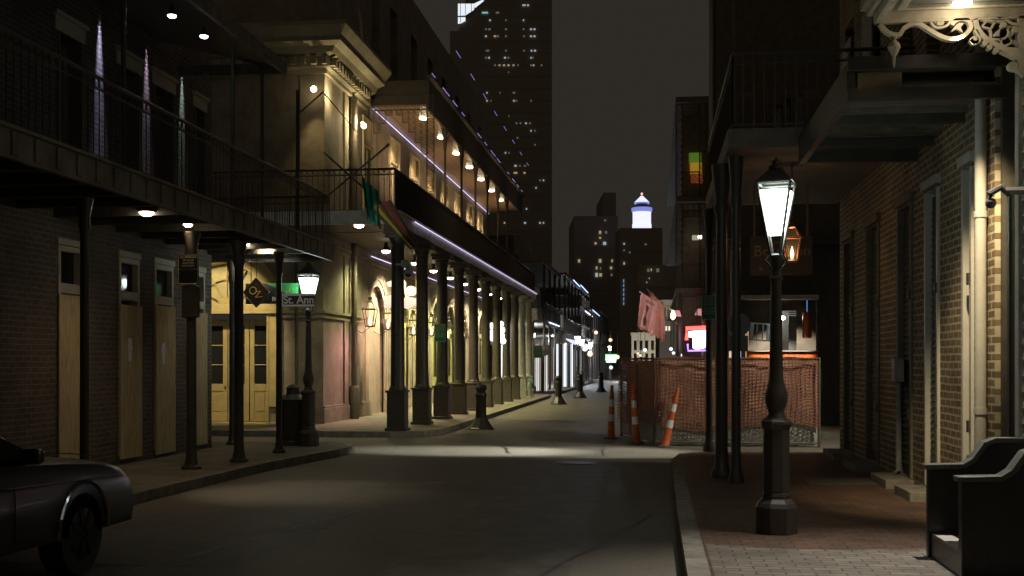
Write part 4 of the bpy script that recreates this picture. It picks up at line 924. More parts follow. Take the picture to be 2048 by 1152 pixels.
text('Bourbon', .24, FG, t, facing((hx0 + .05, yH - .006, hz0 + .36)), align='LEFT'); text('on', .12, FG, t, facing((hx0 + .4, yH - .006, hz1 - .08))); text('&', .10, FG, t, facing((hx0 + .16, yH - .006, hz0 + .1)))
lantern((Xw(1584, 16.4), 16.4, Zw(485, 2, 16.4)), .72, 'copper gas lantern with a bright flame, just behind the near street lamp', 'copper gas lanterns', mat('copper_frame', (.35, .15, .08), rough=.35, metal=.6), 0, 9)
b = MB(); xx = Xw(1584, 16.4); b.tube([(xx, 16.4, 3.72), (xx, 16.4, 4.5)], .012, 5); b.build('hanging_rod', IRON, rb)

# ================================================================ crossing: fenced-off works
ORNG = mat('orange_safety_plastic', (.62, .13, .035), rough=.55, vary=.25, scale=8, bump=.1)
NETM = mat('faded_orange_net', (.24, .095, .065), rough=.7, vary=.35, scale=4, bump=0)
TARP = mat('dusty_grey_tarp', (.44, .27, .17), rough=.8, vary=.3, scale=2.5, bump=.3)
TARPL = mat('pale_silt_cloth', (.50, .50, .44), rough=.8, vary=.3, scale=3, bump=.3)
YF = 23.35
fx0 = Xw(1310, YF); fx1 = Xw(1638, YF)
fe = thing('works_fence', 'chain-link works fence draped with orange safety net across the side street', 'fence', ((fx0 + fx1) / 2, YF, 0))
HF = 1.80
fpath = [(Xw(1243, 26.6), 26.6), (fx0, YF), (fx1, YF)]
segs = [(fpath[0], fpath[1]), (fpath[1], fpath[2])]
b = MB()
for (p0, p1) in segs:
    L = math.dist(p0, p1); n = max(1, round(L / 2.0))
    for k in range(n + 1):
        x = p0[0] + (p1[0] - p0[0]) * k / n; y = p0[1] + (p1[1] - p0[1]) * k / n; b.cyl(x, y, 0, HF, .03, 8)
    for z in (.08, HF - .02): b.tube([(p0[0], p0[1], z), (p1[0], p1[1], z)], .022, 6)
b.cyl(Xw(1467, YF), YF, 0, HF, .03, 8); b.build('fence_frame', IRONM, fe)
cl = MB()
for (p0, p1) in segs:
    L = math.dist(p0, p1); ux, uy = (p1[0] - p0[0]) / L, (p1[1] - p0[1]) / L; s = .075; n = int(L / s); H2 = .62
    nn = int((L + H2) / s)
    for k in range(-int(H2 / s), n):
        for sg in (0, 1):
            a0 = k * s; a1 = a0 + H2
            pa, pb = (a0, .08), (a1, .08 + H2)
            if sg: pa, pb = (a0, .08 + H2), (a1, .08)
            t0 = max(0, -a0 / H2); t1 = min(1, (L - a0) / H2)
            if t1 <= t0: continue
            q0 = (pa[0] + (pb[0] - pa[0]) * t0, pa[1] + (pb[1] - pa[1]) * t0); q1 = (pa[0] + (pb[0] - pa[0]) * t1, pa[1] + (pb[1] - pa[1]) * t1)
            cl.tube([(p0[0] + ux * q0[0], p0[1] + uy * q0[0], q0[1]), (p0[0] + ux * q1[0], p0[1] + uy * q1[0], q1[1])], .004, 3)
cl.build('chain_link', STEEL, fe)
# net: a grid of flat strands sagging at the foot, standing 6 cm before the wire
nt_ = MB(); tp = MB(); sl = MB()
for si, (p0, p1) in enumerate(segs):
    L = math.dist(p0, p1); ux, uy = (p1[0] - p0[0]) / L, (p1[1] - p0[1]) / L; nx, ny = uy, -ux
    def foot(a): return .47 - .09 * math.sin(a * 1.5 + .6) - (.10 * (a / L)) + .03 * math.sin(a * 5.3)
    def off(a, z): return .06 + .035 * math.sin(a * 2.7 + z * 2) + .02 * math.sin(a * 7.1)
    def NP(a, z, d=0): o = off(a, z) + d; return (p0[0] + ux * a + nx * o, p0[1] + uy * a + ny * o, z)
    cw = .066; rows = 22; cols = int(L / cw)
    def zrow(a, j): zt = HF - .01 + .012 * math.sin(a * 3.1); zf = foot(a); return zf + (zt - zf) * j / rows + .010 * math.sin(a * 9 + j)
    for j in range(rows + 1):
        pts = [(i * L / (cols * 2)) for i in range(cols * 2 + 1)]
        vs = []; fs = []
        for i, a in enumerate(pts):
            hw = .013 if i % 2 == 0 else .008
            z = zrow(a, j); vs += [NP(a, z - hw), NP(a, z + hw)]
        for i in range(len(pts) - 1): fs.append((2 * i, 2 * i + 2, 2 * i + 3, 2 * i + 1))
        nt_.add(vs, fs)
    for i in range(cols + 1):
        a = i * L / cols; vs = []; fs = []
        for j in range(rows + 1):
            z = zrow(a, j); aa = a + .01 * math.sin(z * 6 + i); vs += [NP(aa - .009, z, .003), NP(aa + .009, z, .003)]
        for j in range(rows): fs.append((2 * j, 2 * j + 1, 2 * j + 3, 2 * j + 2))
        nt_.add(vs, fs)
    n = 60
    for mbx, zl, zh, dd in ((tp, lambda a: foot(a) - .03, lambda a: HF - .06, -.12), (sl, lambda a: .03, lambda a: .60, -.16)):
        vs = []; fs = []
        for i in range(n + 1):
            a = L * i / n; o = dd + .02 * math.sin(a * 4.3) + .012 * math.sin(a * 11)
            for k in range(6): z = zl(a) + (zh(a) - zl(a)) * k / 5; oo = o + .008 * math.sin(a * 8 + k * 1.7); vs.append((p0[0] + ux * a + nx * oo, p0[1] + uy * a + ny * oo, z))
        for i in range(n):
            for k in range(5): fs.append((i * 6 + k, i * 6 + 6 + k, i * 6 + 7 + k, i * 6 + k + 1))
        mbx.add(vs, fs)
nt_.build('safety_net', NETM, fe); tp.build('tarp', TARP, fe, smooth=True); sl.build('silt_cloth', TARPL, fe, smooth=True)
# delineator posts
for i, (px, py, topx, topy) in enumerate(((1222, 874, 1224, 770), (1273, 884, 1266, 768), (1329, 890, 1356, 776))):
    D = 1.7 * F / (py - 725) - .6; base = at(px, py, D); base.z = 0; top = at(topx, topy, D)
    t = thing('delineator_post', ('upright orange and white delineator post left of the fence', 'slightly leaning orange and white delineator post at the fence corner', 'strongly tilted orange and white delineator post before the net')[i], 'traffic delineator', base, 'orange and white delineator posts')
    axis = (top - base); L = axis.length; M = Matrix.Translation(base) @ axis.to_track_quat('Z', 'Y').to_matrix().to_4x4()
    def piece(a0, a1, r0, r1, m, name, extra=None):
        b = MB(); b.lathe(0, 0, extra or [(r0, a0 * L), (r1, a1 * L)], 14); b.v = [tuple(M @ Vector(v)) for v in b.v]; b.build(name, m, t, smooth=True)
    rr = lambda a: .085 - .045 * a if a < 1 else .04
    piece(0, .33, 0, 0, ORNG, 'lower_tube', [(.10, 0), (.10, .03), (.085, .05), (rr(.33), .33 * L)])
    piece(.33, .46, rr(.33) + .002, rr(.46) + .002, SIGNW, 'reflective_band'); piece(.46, .60, rr(.46), rr(.60), ORNG, 'middle_tube'); piece(.60, .73, rr(.60) + .002, rr(.73) + .002, SIGNW, 'reflective_band')
    piece(.73, 1, 0, 0, ORNG, 'upper_tube', [(rr(.73), .73 * L), (rr(.86), .86 * L), (.035, .93 * L), (.035, .985 * L), (.01, L)])
    b = MB(); b.lathe(base.x, base.y, [(.17, 0), (.17, .02), (.12, .04), (.1, .045)], 8); b.build('rubber_foot', IRONM, t)
# the lamp standing out of sight down the side street that lights the crossing between house corner and fence
SL = street_lamp('street lamp down the side street beyond the brick townhouse corner', 13.0, 21.3, 0.0, power=0)
FLD = thing('wall_floodlight', 'floodlight on the side wall of the brick townhouse, round the corner', 'lamp', (5.4, 20.5, 5.6), 'floodlights round the corner')
b = MB(); b.mbox(Matrix.Translation((5.4, 20.52, 5.6)), .3, .2, .2); b.tube([(5.4, 20.31, 5.6), (5.4, 20.45, 5.6)], .03, 6); b.build('housing', IRON, FLD)
spot(FLD, (5.3, 20.9, 5.5), (-3.2, 21.6, 0), 15000, (.95, 1, .90), angle=17, blend=.9, size=.15)
spot(FLD, (5.3, 20.9, 5.5), (-.8, 21.6, 0), 3800, (.95, 1, .90), angle=24, blend=.9, size=.15)
spot(FLD, (5.3, 20.9, 5.5), (1.8, 23.4, 1.2), 1100, (1, .9, .72), angle=80, blend=.8, size=.1)

# bollards standing in the roadway
BOLL = mat('bollard_black', (.028, .025, .022), rough=.4)
def bollard(x, y, label):
    t = thing('bollard', label, 'bollard', (x, y, 0), 'fluted iron bollards in the roadway')
    b = MB(); b.lathe(x, y, [(.34, 0), (.34, .03), (.30, .06), (.17, .26), (.15, .3)], 8); b.build('base', BOLL, t)
    b = MB(); b.lathe(x, y, [(.14, .3), (.13, .8), (.15, .84), (.15, .9), (.12, .94), (.13, 1.0), (.16, 1.06), (.13, 1.12), (.03, 1.16)], 12)
    b.build('post', BOLL, t, smooth=True); return t
bollard(Xw(962, 28.6), 28.6, 'black fluted bollard nearest the camera, by the kerb of the long gallery')
for px, Y, lb in ((1117, 46.2, 'second black bollard in the roadway before the far shopfronts'), (1160, 54.5, 'third black bollard, in the second crossing'), (1202, 65.5, 'fourth and farthest black bollard in the lit far street')):
    bollard(Xw(px, Y), Y, lb)
# litter bin by the corner lamp, hydrant, board
x, y = Xw(586, 21.0), 21.0
t = thing('litter_bin', 'black iron litter bin with domed lid at the foot of the corner lamp', 'litter bin', (x, y, .13))
b = MB(); b.lathe(x, y, [(.27, .13), (.27, .2), (.25, .22), (.26, .8), (.28, .95), (.29, 1.0)], 20)
for k in range(20): a = k * math.pi / 10; b.tube([(x + .265 * math.cos(a), y + .265 * math.sin(a), .2), (x + .275 * math.cos(a), y + .275 * math.sin(a), .95)], .012, 4)
b.build('bin_body', IRON, t, smooth=True)
b = MB(); b.lathe(x, y, [(.29, 1.0), (.2, 1.06), (.13, 1.1), (.12, 1.2), (.14, 1.22), (.08, 1.27), (.01, 1.29)], 18); b.build('bin_lid', IRON, t, smooth=True)
x, y = Xw(1060, 50.5), 50.5
t = thing('fire_hydrant', 'silver and green fire hydrant on the kerb past the last column', 'hydrant', (x, y, .13))
b = MB(); b.lathe(x, y, [(.16, .13), (.16, .18), (.11, .2), (.11, .6), (.14, .62), (.14, .66)], 12)
for sg in (-1, 1): b.mbox(Matrix.Translation((x + sg * .13, y, .5)), .12, .1, .1)
b.build('hydrant_body', STEEL, t, smooth=True)
b = MB(); b.lathe(x, y, [(.13, .66), (.12, .74), (.07, .82), (.03, .84), (.03, .88)], 12); b.build('bonnet', mat('green_bonnet', (.08, .2, .14), rough=.5), t, smooth=True)
x, y = Xw(901, 34.2), 34.2
t = thing('sandwich_board', 'blue sandwich board with a white top rail between gallery columns', 'sign board', (x, y, .13))
b = MB(); b.add([(x - .25, y, .13), (x + .25, y, .13), (x + .25, y + .2, 1.05), (x - .25, y + .2, 1.05), (x - .25, y + .45, .13), (x + .25, y + .45, .13)], [(0, 1, 2, 3), (5, 4, 3, 2), (0, 3, 4), (1, 5, 2), (0, 4, 5, 1)]); b.build('board', mat('blue_board', (.03, .05, .12), rough=.4, vary=.5, scale=8), t)
b = MB(); b.box(x - .26, x + .26, y + .16, y + .24, 1.052, 1.09); b.build('top_rail', WHITE, t)
# security camera dome on the first column
y = Yw(793, XP); x, yy = XP + .26, y - .15; z = Zw(548, x, yy)
t = thing('security_camera', 'bell-shaped grey security camera housing on the first gallery column', 'security camera', (x, yy, z))
b = MB(); b.lathe(x + .05, yy, [(.14, z), (.13, z + .03), (.07, z + .1), (.05, z + .2), (.035, z + .22)], 16); b.mbox(Matrix.Translation((x - .03, yy, z + .24)), .16, .12, .14); b.box(x - .25, x - .08, yy - .02, yy + .02, z + .2, z + .24); b.build('housing', mat('grey_green_housing', (.30, .33, .26), rough=.5), t, smooth=True)
b = MB(); b.sphere((x + .05, yy, z - .005), .07, 8); b.build('dome', GLASSD, t, smooth=True)

# neon sign: waving striped banner, round drum and horn, no picture of anyone
yN = 31.3
t = thing('neon_sign', 'glowing pink neon sign of a striped waving banner and a round drum under the gallery', 'neon sign', (Xw(800, yN), yN, 3.0))
NPK = emit('pink_neon', (1.0, .36, .26), 1.3); NWP = emit('pale_pink_panel', (1.0, .66, .55), 1.2); DKP = mat('dark_sign_metal', (.05, .04, .04), rough=.5)
def np_(px, py): x = Xw(px, yN); return (x, Zw(py, x, yN))
ban = [(768, 593), (780, 590), (800, 598), (815, 594), (838, 597), (838, 612), (828, 611), (816, 619), (800, 612), (786, 617), (768, 612)]
b = MB(); b.prism([np_(*p) for p in ban], XZ(yN), 0, .05); b.build('banner', NWP, t)
b = MB()
for k in range(4): b.tube([(*(lambda q: (q[0], yN - .02, q[1]))(np_(px, py + k * 5)),) for px, py in ((769, 594), (779, 591), (790, 596), (800, 599), (815, 595), (826, 600), (837, 598))], .010, 4)
b.build('banner_tube', NPK, t)
b = MB(); q = np_(822, 582); rr_ = .17; b.prism([(q[0] + rr_ * math.cos(a * math.pi / 10), q[1] + rr_ * .85 * math.sin(a * math.pi / 10)) for a in range(20)], XZ(yN), 0, .05); b.build('drum', NWP, t)
b = MB(); b.prism([np_(*p) for p in ((773, 565), (786, 560), (806, 556), (812, 566), (806, 590), (796, 592), (790, 575), (776, 572))], XZ(yN), .0, .04); b.build('horn', NWP, t)
b = MB(); qq = np_(832, 575); b.tube([(qq[0], yN + .02, qq[1]), (qq[0], yN + .02, 5.0)], .012, 4); q2 = np_(800, 560); b.tube([(q2[0], yN + .02, q2[1]), (q2[0], yN + .02, 5.0)], .012, 4); b.build('hanger', mat('pink_lit_rod', (.6, .35, .25)), t)
spot(t, (Xw(790, yN), yN - .05, 2.9), (XG, 29.6, 1.3), 300, (1, .40, .48), angle=75, blend=1)
spot(t, (Xw(800, yN), yN + .1, 2.9), (XG, 33.6, 2.2), 400, (1, .6, .45), angle=90, blend=1)
# second row neon sign farther down, white bulbs
y = 44.5; t = thing('bulb_sign', 'white bulb sign glowing between far gallery columns', 'neon sign', (-6.9, y, 2.5))
b = MB()
for px, py in ((983, 652), (984, 666), (985, 676), (1001, 648), (1004, 660), (1003, 672), (1006, 682)): x = Xw(px, y); b.sphere((x, y, Zw(py, x, y)), .12, 6)
b.build('bulbs', emit('white_bulbs', (.95, .98, 1), 5), t, smooth=True)
b = MB(); x = Xw(993, y); b.box(x - .3, x + .3, y + .16, y + .2, 2.4, 3.3); b.build('backboard', DKP, t); 

# flags on the corner gallery
def cloth(name, top0, top1, drop, mats_, label, cat='flag', folds=5, amp=.12, taper=.6, sag=None, n=26, m=14):
    t = thing(name, label, cat, top0)
    top0 = Vector(top0); top1 = Vector(top1); drop = Vector(drop)
    side = (top1 - top0); nrm = side.cross(drop).normalized()
    k_ = len(mats_)
    for c in range(k_):
        vs = []; fs = []; n_ = max(3, n // k_)
        for i in range(n_ + 1):
            u = (c + i / n_) / k_
            for j in range(m + 1):
                v = j / m; uu = .5 + (u - .5) * (1 - (1 - taper) * v)
                ln_ = 1 - .12 * abs(math.sin(u * 9))
                p = top0 + side * uu + drop * v * ln_ + nrm * amp * math.sin(u * folds * 2 * math.pi + v * 1.3) * (.35 + .65 * v)
                vs.append(p)
        for i in range(n_):
            for j in range(m): a = i * (m + 1) + j; fs.append((a, a + m + 1, a + m + 2, a + 1))
        b = MB(); b.add(vs, fs); b.build('cloth_band', mats_[c], t, smooth=True)
    return t
D1 = 25.2
TEAL = mat('teal_satin', (.01, .42, .27), rough=.35, vary=.3); BLKF = mat('black_satin', (.07, .06, .05), rough=.7)
YEL = mat('olive_yellow_satin', (.36, .34, .05), rough=.4); ORA = mat('orange_satin', (.20, .10, .03), rough=.4); RED = mat('red_satin', (.26, .04, .025), rough=.4); PUR = mat('purple_satin', (.04, .02, .08), rough=.4)
cloth('flag', at(722, 350, D1), at(758, 385, D1), at(748, 452, D1) - at(740, 367, D1), [BLKF, TEAL, BLKF, TEAL, BLKF], 'green and black flag hanging limp from the corner gallery', folds=3, amp=.09, taper=.75)
t = cloth('flag', at(738, 415, D1), at(782, 400, D1), at(836, 512, D1) - at(760, 415, D1), [BLKF, YEL, ORA, BLKF, RED, BLKF], 'rainbow flag hanging in slanting folds beside the green flag', folds=2, amp=.07, taper=.35)
spot(t, at(700, 480, 22.5), at(780, 440, D1), 55, (1, .95, .8), angle=22, blend=.6)
b = MB(); b.tube([at(600, 225, 27.6), at(646, 184, 27.9)], .02, 5); b.tube([at(646, 184, 27.9), at(712, 262, 27.9)], .012, 5); b.build('flag_stay', IRON, gb)
for i, (a, c, lab) in enumerate(((at(648, 305, 26.2), at(760, 405, 25.4), 'slim dark flagpole sloping down outward from the corner gallery to the green flag'), (at(640, 405, 26.4), at(776, 290, 26.0), 'slim dark flagpole rising outward across the upper doors'))):
    t = thing('flagpole', lab, 'flagpole', tuple(a)); b = MB(); b.tube([a, c], .022, 6); b.sphere(c, .04, 6); b.build('pole', IRON, t)
    if False:
        s = MB(); P0, P1 = a.lerp(c, .1), a.lerp(c, .95); lowp = at(655, 425, 26.3); s.add([P0, P1, P1 + Vector((.05, .1, -.35)), P1.lerp(P0, .4) + Vector((0, .1, -1.25)), lowp, P0 + Vector((0, .05, -.2))], [(0, 1, 2, 3, 4, 5)]); s.build('furled_banner', BLKF, t)

# ================================================================ parked car at the left kerb
CARP = mat('black_car_paint', (.014, .012, .010), rough=.32, vary=.1, bump=0, coat=.25)
cy, cxr, cxl = 8.6, -4.52, -6.22
car = thing('parked_car', 'black parked car with rounded bonnet and wheel arches at the left kerb', 'car', ((cxr + cxl) / 2, 7.4, 0))
prof = [(5.0, .35), (5.0, .80), (5.15, .93), (5.5, .98), (5.9, 1.0), (7.55, 1.0), (8.0, .985), (8.5, .95), (9.0, .90), (9.35, .84), (9.55, .72), (9.6, .5), (9.55, .33)]
def loft(mb, prof, xs, inset):
    secs = []
    for (x, s_, dz) in xs: secs.append([(x, 7.4 + (y - 7.4) * s_, .33 + (z - .33) * dz) for y, z in prof])
    n = len(prof); vs = [p for s_ in secs for p in s_]; fs = []
    for i in range(len(secs) - 1):
        for k in range(n): fs.append((i * n + k, i * n + (k + 1) % n, (i + 1) * n + (k + 1) % n, (i + 1) * n + k))
    fs.append(tuple(range(n))); fs.append(tuple(reversed([(len(secs) - 1) * n + k for k in range(n)]))); mb.add(vs, fs)
b = MB(); W_ = cxr - cxl
loft(b, prof, [(cxl, .955, .80), (cxl + .04, .975, .92), (cxl + .14, .99, .97), (cxl + .3, .998, 1.0), ((cxl + cxr) / 2, 1, 1.04), (cxr - .3, .998, 1.0), (cxr - .14, .99, .97), (cxr - .04, .975, .92), (cxr, .955, .80)], 0)
b.build('body', CARP, car, smooth=True)
b = MB(); cab = [(5.3, .97), (5.6, 1.3), (6.0, 1.42), (7.0, 1.42), (7.35, 1.33), (8.12, .98)]
n = len(cab); vs = []
for x, ins in ((cxl + .08, 0), (cxl + .28, 1), (cxr - .28, 1), (cxr - .08, 0)): vs += [(x, y + (.0), z if ins else min(z, 1.0)) for y, z in cab]
b.add(vs, [(i * n + k, i * n + (k + 1) % n, (i + 1) * n + (k + 1) % n, (i + 1) * n + k) for i in range(3) for k in range(n)]); b.build('cabin_glass', glass('car_glass', (.015, .016, .018), .05), car, smooth=False)
b = MB()
for sg in (-1, 1):
    X = (cxl + cxr) / 2 + sg * (W_ / 2 - .24)
    b.tube([(X, 8.15, .98), (X, 7.75, 1.16), (X, 7.36, 1.345), (X, 7.0, 1.43), (X, 6.0, 1.43), (X, 5.6, 1.31), (X, 5.3, .98)], .03, 6)
b.build('window_pillars', CARP, car, smooth=True)
for y in (5.95, 8.6):
    for sg, X in ((1, cxr), (-1, cxl)):
        w_ = MB(); w_.tube([(X + sg * .0, y + .335 * math.cos(a), .335 + .335 * math.sin(a)) for a in [k * math.pi / 14 for k in range(28)]], .01, 4, closed=True)
        wh = MB(); wh.lathe(0, 0, [(.2, -.1), (.325, -.1), (.335, -.06), (.335, .06), (.325, .1), (.2, .1)], 28); wh.v = [(X - sg * .10 + v[2], y + v[0], .335 + v[1]) for v in wh.v]
        wo = wh.build('wheel', mat('tyre_rubber', (.02, .02, .02), rough=.8), car, smooth=True)
        rm = MB(); rm.lathe(0, 0, [(.05, .0), (.2, .02), (.21, .06), (.2, .08)], 20); 
        for k in range(7): a_ = k * 2 * math.pi / 7; rm.prism([(.05 * math.cos(a_ + .5), .05 * math.sin(a_ + .5)), (.2 * math.cos(a_ + .16), .2 * math.sin(a_ + .16)), (.2 * math.cos(a_ - .16), .2 * math.sin(a_ - .16)), (.05 * math.cos(a_ - .5), .05 * math.sin(a_ - .5))], lambda u, v, t: (u, v, t), .08, .12)
        rm.v = [(X - sg * .02 + sg * v[2] * .3, y + v[0], .335 + v[1]) for v in rm.v]; rm.build('rim', mat('dark_rim', (.06, .06, .06), rough=.3, metal=.8), wo, smooth=True)
        ar = MB(); ar.tube([(X + sg * .012, y + .40 * math.cos(a), .335 + .42 * math.sin(a)) for a in [k * math.pi / 16 for k in range(17)]], .018, 6); ar.build('wheel_arch', mat('chrome_trim', (.4, .4, .4), rough=.15, metal=1, bump=0), car, smooth=True)
for sg, X in ((1, cxr - .22), (-1, cxl + .22)):
    h_ = MB(); h_.sphere((X, 9.48, .66), .11, 10); h_.build('headlight', mat('headlight_lens', (.3, .3, .32), rough=.1, bump=0), car, smooth=True)
CHR = mat('chrome_trim', (.4, .4, .4), rough=.15, metal=1, bump=0)
b = MB(); b.tube([(cxr + .012, 5.3, .80), (cxr + .016, 7.2, .815), (cxr + .010, 9.2, .74)], .008, 4); b.build('side_trim', CHR, car)
b = MB()
for yy in (6.35, 7.62): b.tube([(cxr + .004, yy, .40), (cxr + .006, yy, .70), (cxr - .005, yy, .86), (cxr - .06, yy, .96)], .005, 3)
b.tube([(cxr - .30, 9.35, .895), (cxr - .24, 8.8, .955), (cxr - .22, 8.15, 1.0)], .005, 3); b.build('panel_gap', mat('gap_black', (.004, .004, .004), bump=0), car)
b = MB(); b.tube([(cxr + .02, 6.5, .84), (cxr + .045, 6.58, .84), (cxr + .02, 6.66, .84)], .012, 5); b.build('door_handle', CHR, car)
b = MB(); b.box(cxl + .1, cxr - .1, 9.57, 9.66, .38, .52); b.build('bumper', CARP, car, bevel=.03)
b = MB(); b.mbox(Matrix.Translation((cxr + .06, 7.75, 1.02)), .16, .1, .11); b.build('wing_mirror', CARP, car, bevel=.03)

# ================================================================ farther blocks, left side
GLOWW = emit('lit_shopfront', (.86, .93, 1.0), 1.6); GLOWY = emit('lit_shopfront_warm', (1, .82, .6), .8); GLOWP = emit('lit_shopfront_pink', (1, .6, .5), .5)
def far_house(y0, y1, h, xf, side, label, front, deck=(3.9, 7.4), neon=None, xg=None, name='gallery_house'):
    s = -1 if side == 'L' else 1
    t = thing(name, label, 'building', (xf, (y0 + y1) / 2, 0), 'houses along the far street')
    W = 12 * s
    n = max(2, int((y1 - y0) / 3.2)); st_ = (y1 - y0) / n
    gr_ = [(y0 + (k + .5) * st_ - .95, y0 + (k + .5) * st_ + .95, .15, 3.1) for k in range(n)]
    ur_ = [(y0 + (k + .5) * st_ - .5, y0 + (k + .5) * st_ + .5, 4.6, 6.8) for k in range(n)]
    b = MB(); wall_x(b, xf, .4 * s, y0, y1, .05, h, gr_ + ur_); b.build('wall', STUCCO if int(y0) % 2 else BRICKL, t)
    b = MB(); b.box(xf + .41 * s, xf + W, y0, y0 + .4, .05, h); b.box(xf + .41 * s, xf + W, y0 + .41, y1, h - .4, h); b.build('end_wall', BRICKLY, t)
    for k in range(n):
        a, c = gr_[k][:2]
        b = MB(); b.box(xf + .03 * s, xf + .07 * s, a, c, .15, 3.1); b.build('shopfront', front[k % len(front)], t)
        f = MB(); f.ribbon([(a, .15), (a, 3.1), (c, 3.1), (c, .15)], .1, YZ(xf + .0 * s), -.05, .025); f.box(xf - .02 * s, xf + .028 * s, (a + c) / 2 - .04, (a + c) / 2 + .04, .15, 3.1); f.build('shopfront_frame', DARKWOOD, t)
        b = MB(); b.box(xf + .06 * s, xf + .1 * s, ur_[k][0], ur_[k][1], 4.6, 6.8); b.build('upper_window', GLASSD, t)
    xg = xg if xg is not None else xf - 2.5 * s
    b = MB()
    for z in deck: b.box(xg, xf - .002 * s, y0, y1, z, z + .12); b.box(xg - .03, xg + .03, y0, y1, z - .12, z + .14)
    b.build('gallery_deck', DARKWOOD, t)
    b = MB()
    for z in deck[:-1] if len(deck) > 1 else []: railing(b, (xg, y0), (xg, y1), z + .14, z + 1.1, .3, .012)
    if b.v: b.build('railing', IRONM, t)
    for k in range(n + 1):
        y = y0 + .1 + k * (y1 - y0 - .2) / n; b = MB(); b.cyl(xg + .06 * s, y, .12, deck[-1] - .12, .07, 8); b.build('gallery_post', IRON, t)
    if neon:
        for (z, m, a, c) in neon:
            b = MB(); b.tube([(xg - .06 * s, a, z), (xg - .06 * s, c, z)], .035, 4); b.build('neon_strip', m, t)
    return t
NB2 = emit('blue_white_tube', (.55, .62, 1.0), 2.5)
far_house(62.5, 73, 8.6, -8.6, 'L', 'dark two-storey house with white lit shutters just past the long gallery', [GLOWW, emit('lit_white_shutters', (1, .98, .95), 1.1), GLOWY], (3.9, 7.2), [(3.98, NB2, 64.4, 71.5)], -5.9)
far_house(73.5, 87, 10, -8.6, 'L', 'gallery house with bright bluish shopfronts and a row of glowing lamps', [GLOWW, emit('blue_lit_shop', (.6, .75, 1), 2.4), GLOWW, GLOWP], (3.5, 7.4), [(7.5, NEONB, 80, 87)], -5.6)
far_house(87.5, 101, 9.4, -8.6, 'L', 'gallery house with violet-white strip light along its upper deck', [GLOWY, GLOWW, GLOWP], (3.6, 5.9, 7.6), [(5.95, emit('violet_white_tube_far', (.8, .7, 1), 4), 94, 105), (7.7, NEONB, 88, 98)], -5.6)
far_house(101.5, 116, 9.0, -8.4, 'L', 'distant gallery house with pinkish shopfronts near the green neon sign', [GLOWP, GLOWY, GLOWW], (3.6, 6.4), [(6.4, NEONB, 102, 115)], -5.4)
far_house(116.5, 134, 10.5, -8.4, 'L', 'farthest house on the left side of the street, lit blue at the ground', [GLOWW, GLOWY], (3.6, 6.8), None, -5.2)
LITC = emit('lit_corner_front', (.97, .93, .88), .85)
for (x0, x1, Y, z1, lab) in ((-6.95, -5.75, 62.45, 2.05, 'bright white lit corner entrance with dark bars, nearest in the far street'), (-6.2, -5.12, 73.3, 2.9, 'second bright bluish-white lit corner entrance, farther along the far street')):
    t = thing('lit_entrance', lab, 'shop entrance', ((x0 + x1) / 2, Y, .13), 'lit corner entrances in the far street')
    MB().box(x0, x1, Y, Y + .1, .14, z1).build('lit_panel', LITC if Y < 70 else GLOWW, t)
    q = MB(); n_ = 11
    for k in range(n_ + 1): x = x0 + (x1 - x0) * k / n_; hw_ = (.02, .06, .015, .05, .03)[k * 7 % 5]; q.box(x - hw_, x + hw_, Y - .06, Y - .005, .13, z1 + (.0 if k % 2 else .05))
    q.box(x0 - .05, x1 + .05, Y - .05, Y + .3, z1 + .052, z1 + .6); q.build('bars', DARKWOOD, t)
t = thing('utility_pole', 'grey pole with a square white box on top, just past the last gallery column', 'pole', (Xw(1064, 56.8), 56.8, .0))
x = Xw(1064, 56.8); MB().cyl(x, 56.8, 0, 3.75, .12, 10).build('pole', mat('grey_pole', (.2, .19, .16)), t)
q = MB(); q.box(x - .28, x + .28, 56.6, 56.9, 3.85, 4.42); q.box(x - .06, x + .06, 56.7, 56.8, 3.7, 3.85); q.build('white_box', mat('white_box_enamel', (.75, .72, .68), rough=.5), t, bevel=.02)
# awnings lit from below
for i, (a, c) in enumerate(((72.5, 81.5), (82.3, 87.5), (88.5, 93.5))):
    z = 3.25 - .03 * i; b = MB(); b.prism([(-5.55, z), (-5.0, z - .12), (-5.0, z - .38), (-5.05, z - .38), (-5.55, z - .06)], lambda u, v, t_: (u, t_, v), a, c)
    o = b.build('awning', emit('backlit_awning', (.72, .72, 1.0), 1.0), origin=(-5.3, a, z)); tag(o, ('longest backlit pale violet awning, nearest of the three far awnings', 'middle one of the three backlit far awnings', 'farthest and shortest of the three backlit far awnings')[i], 'awning', 'backlit awnings far down the street')
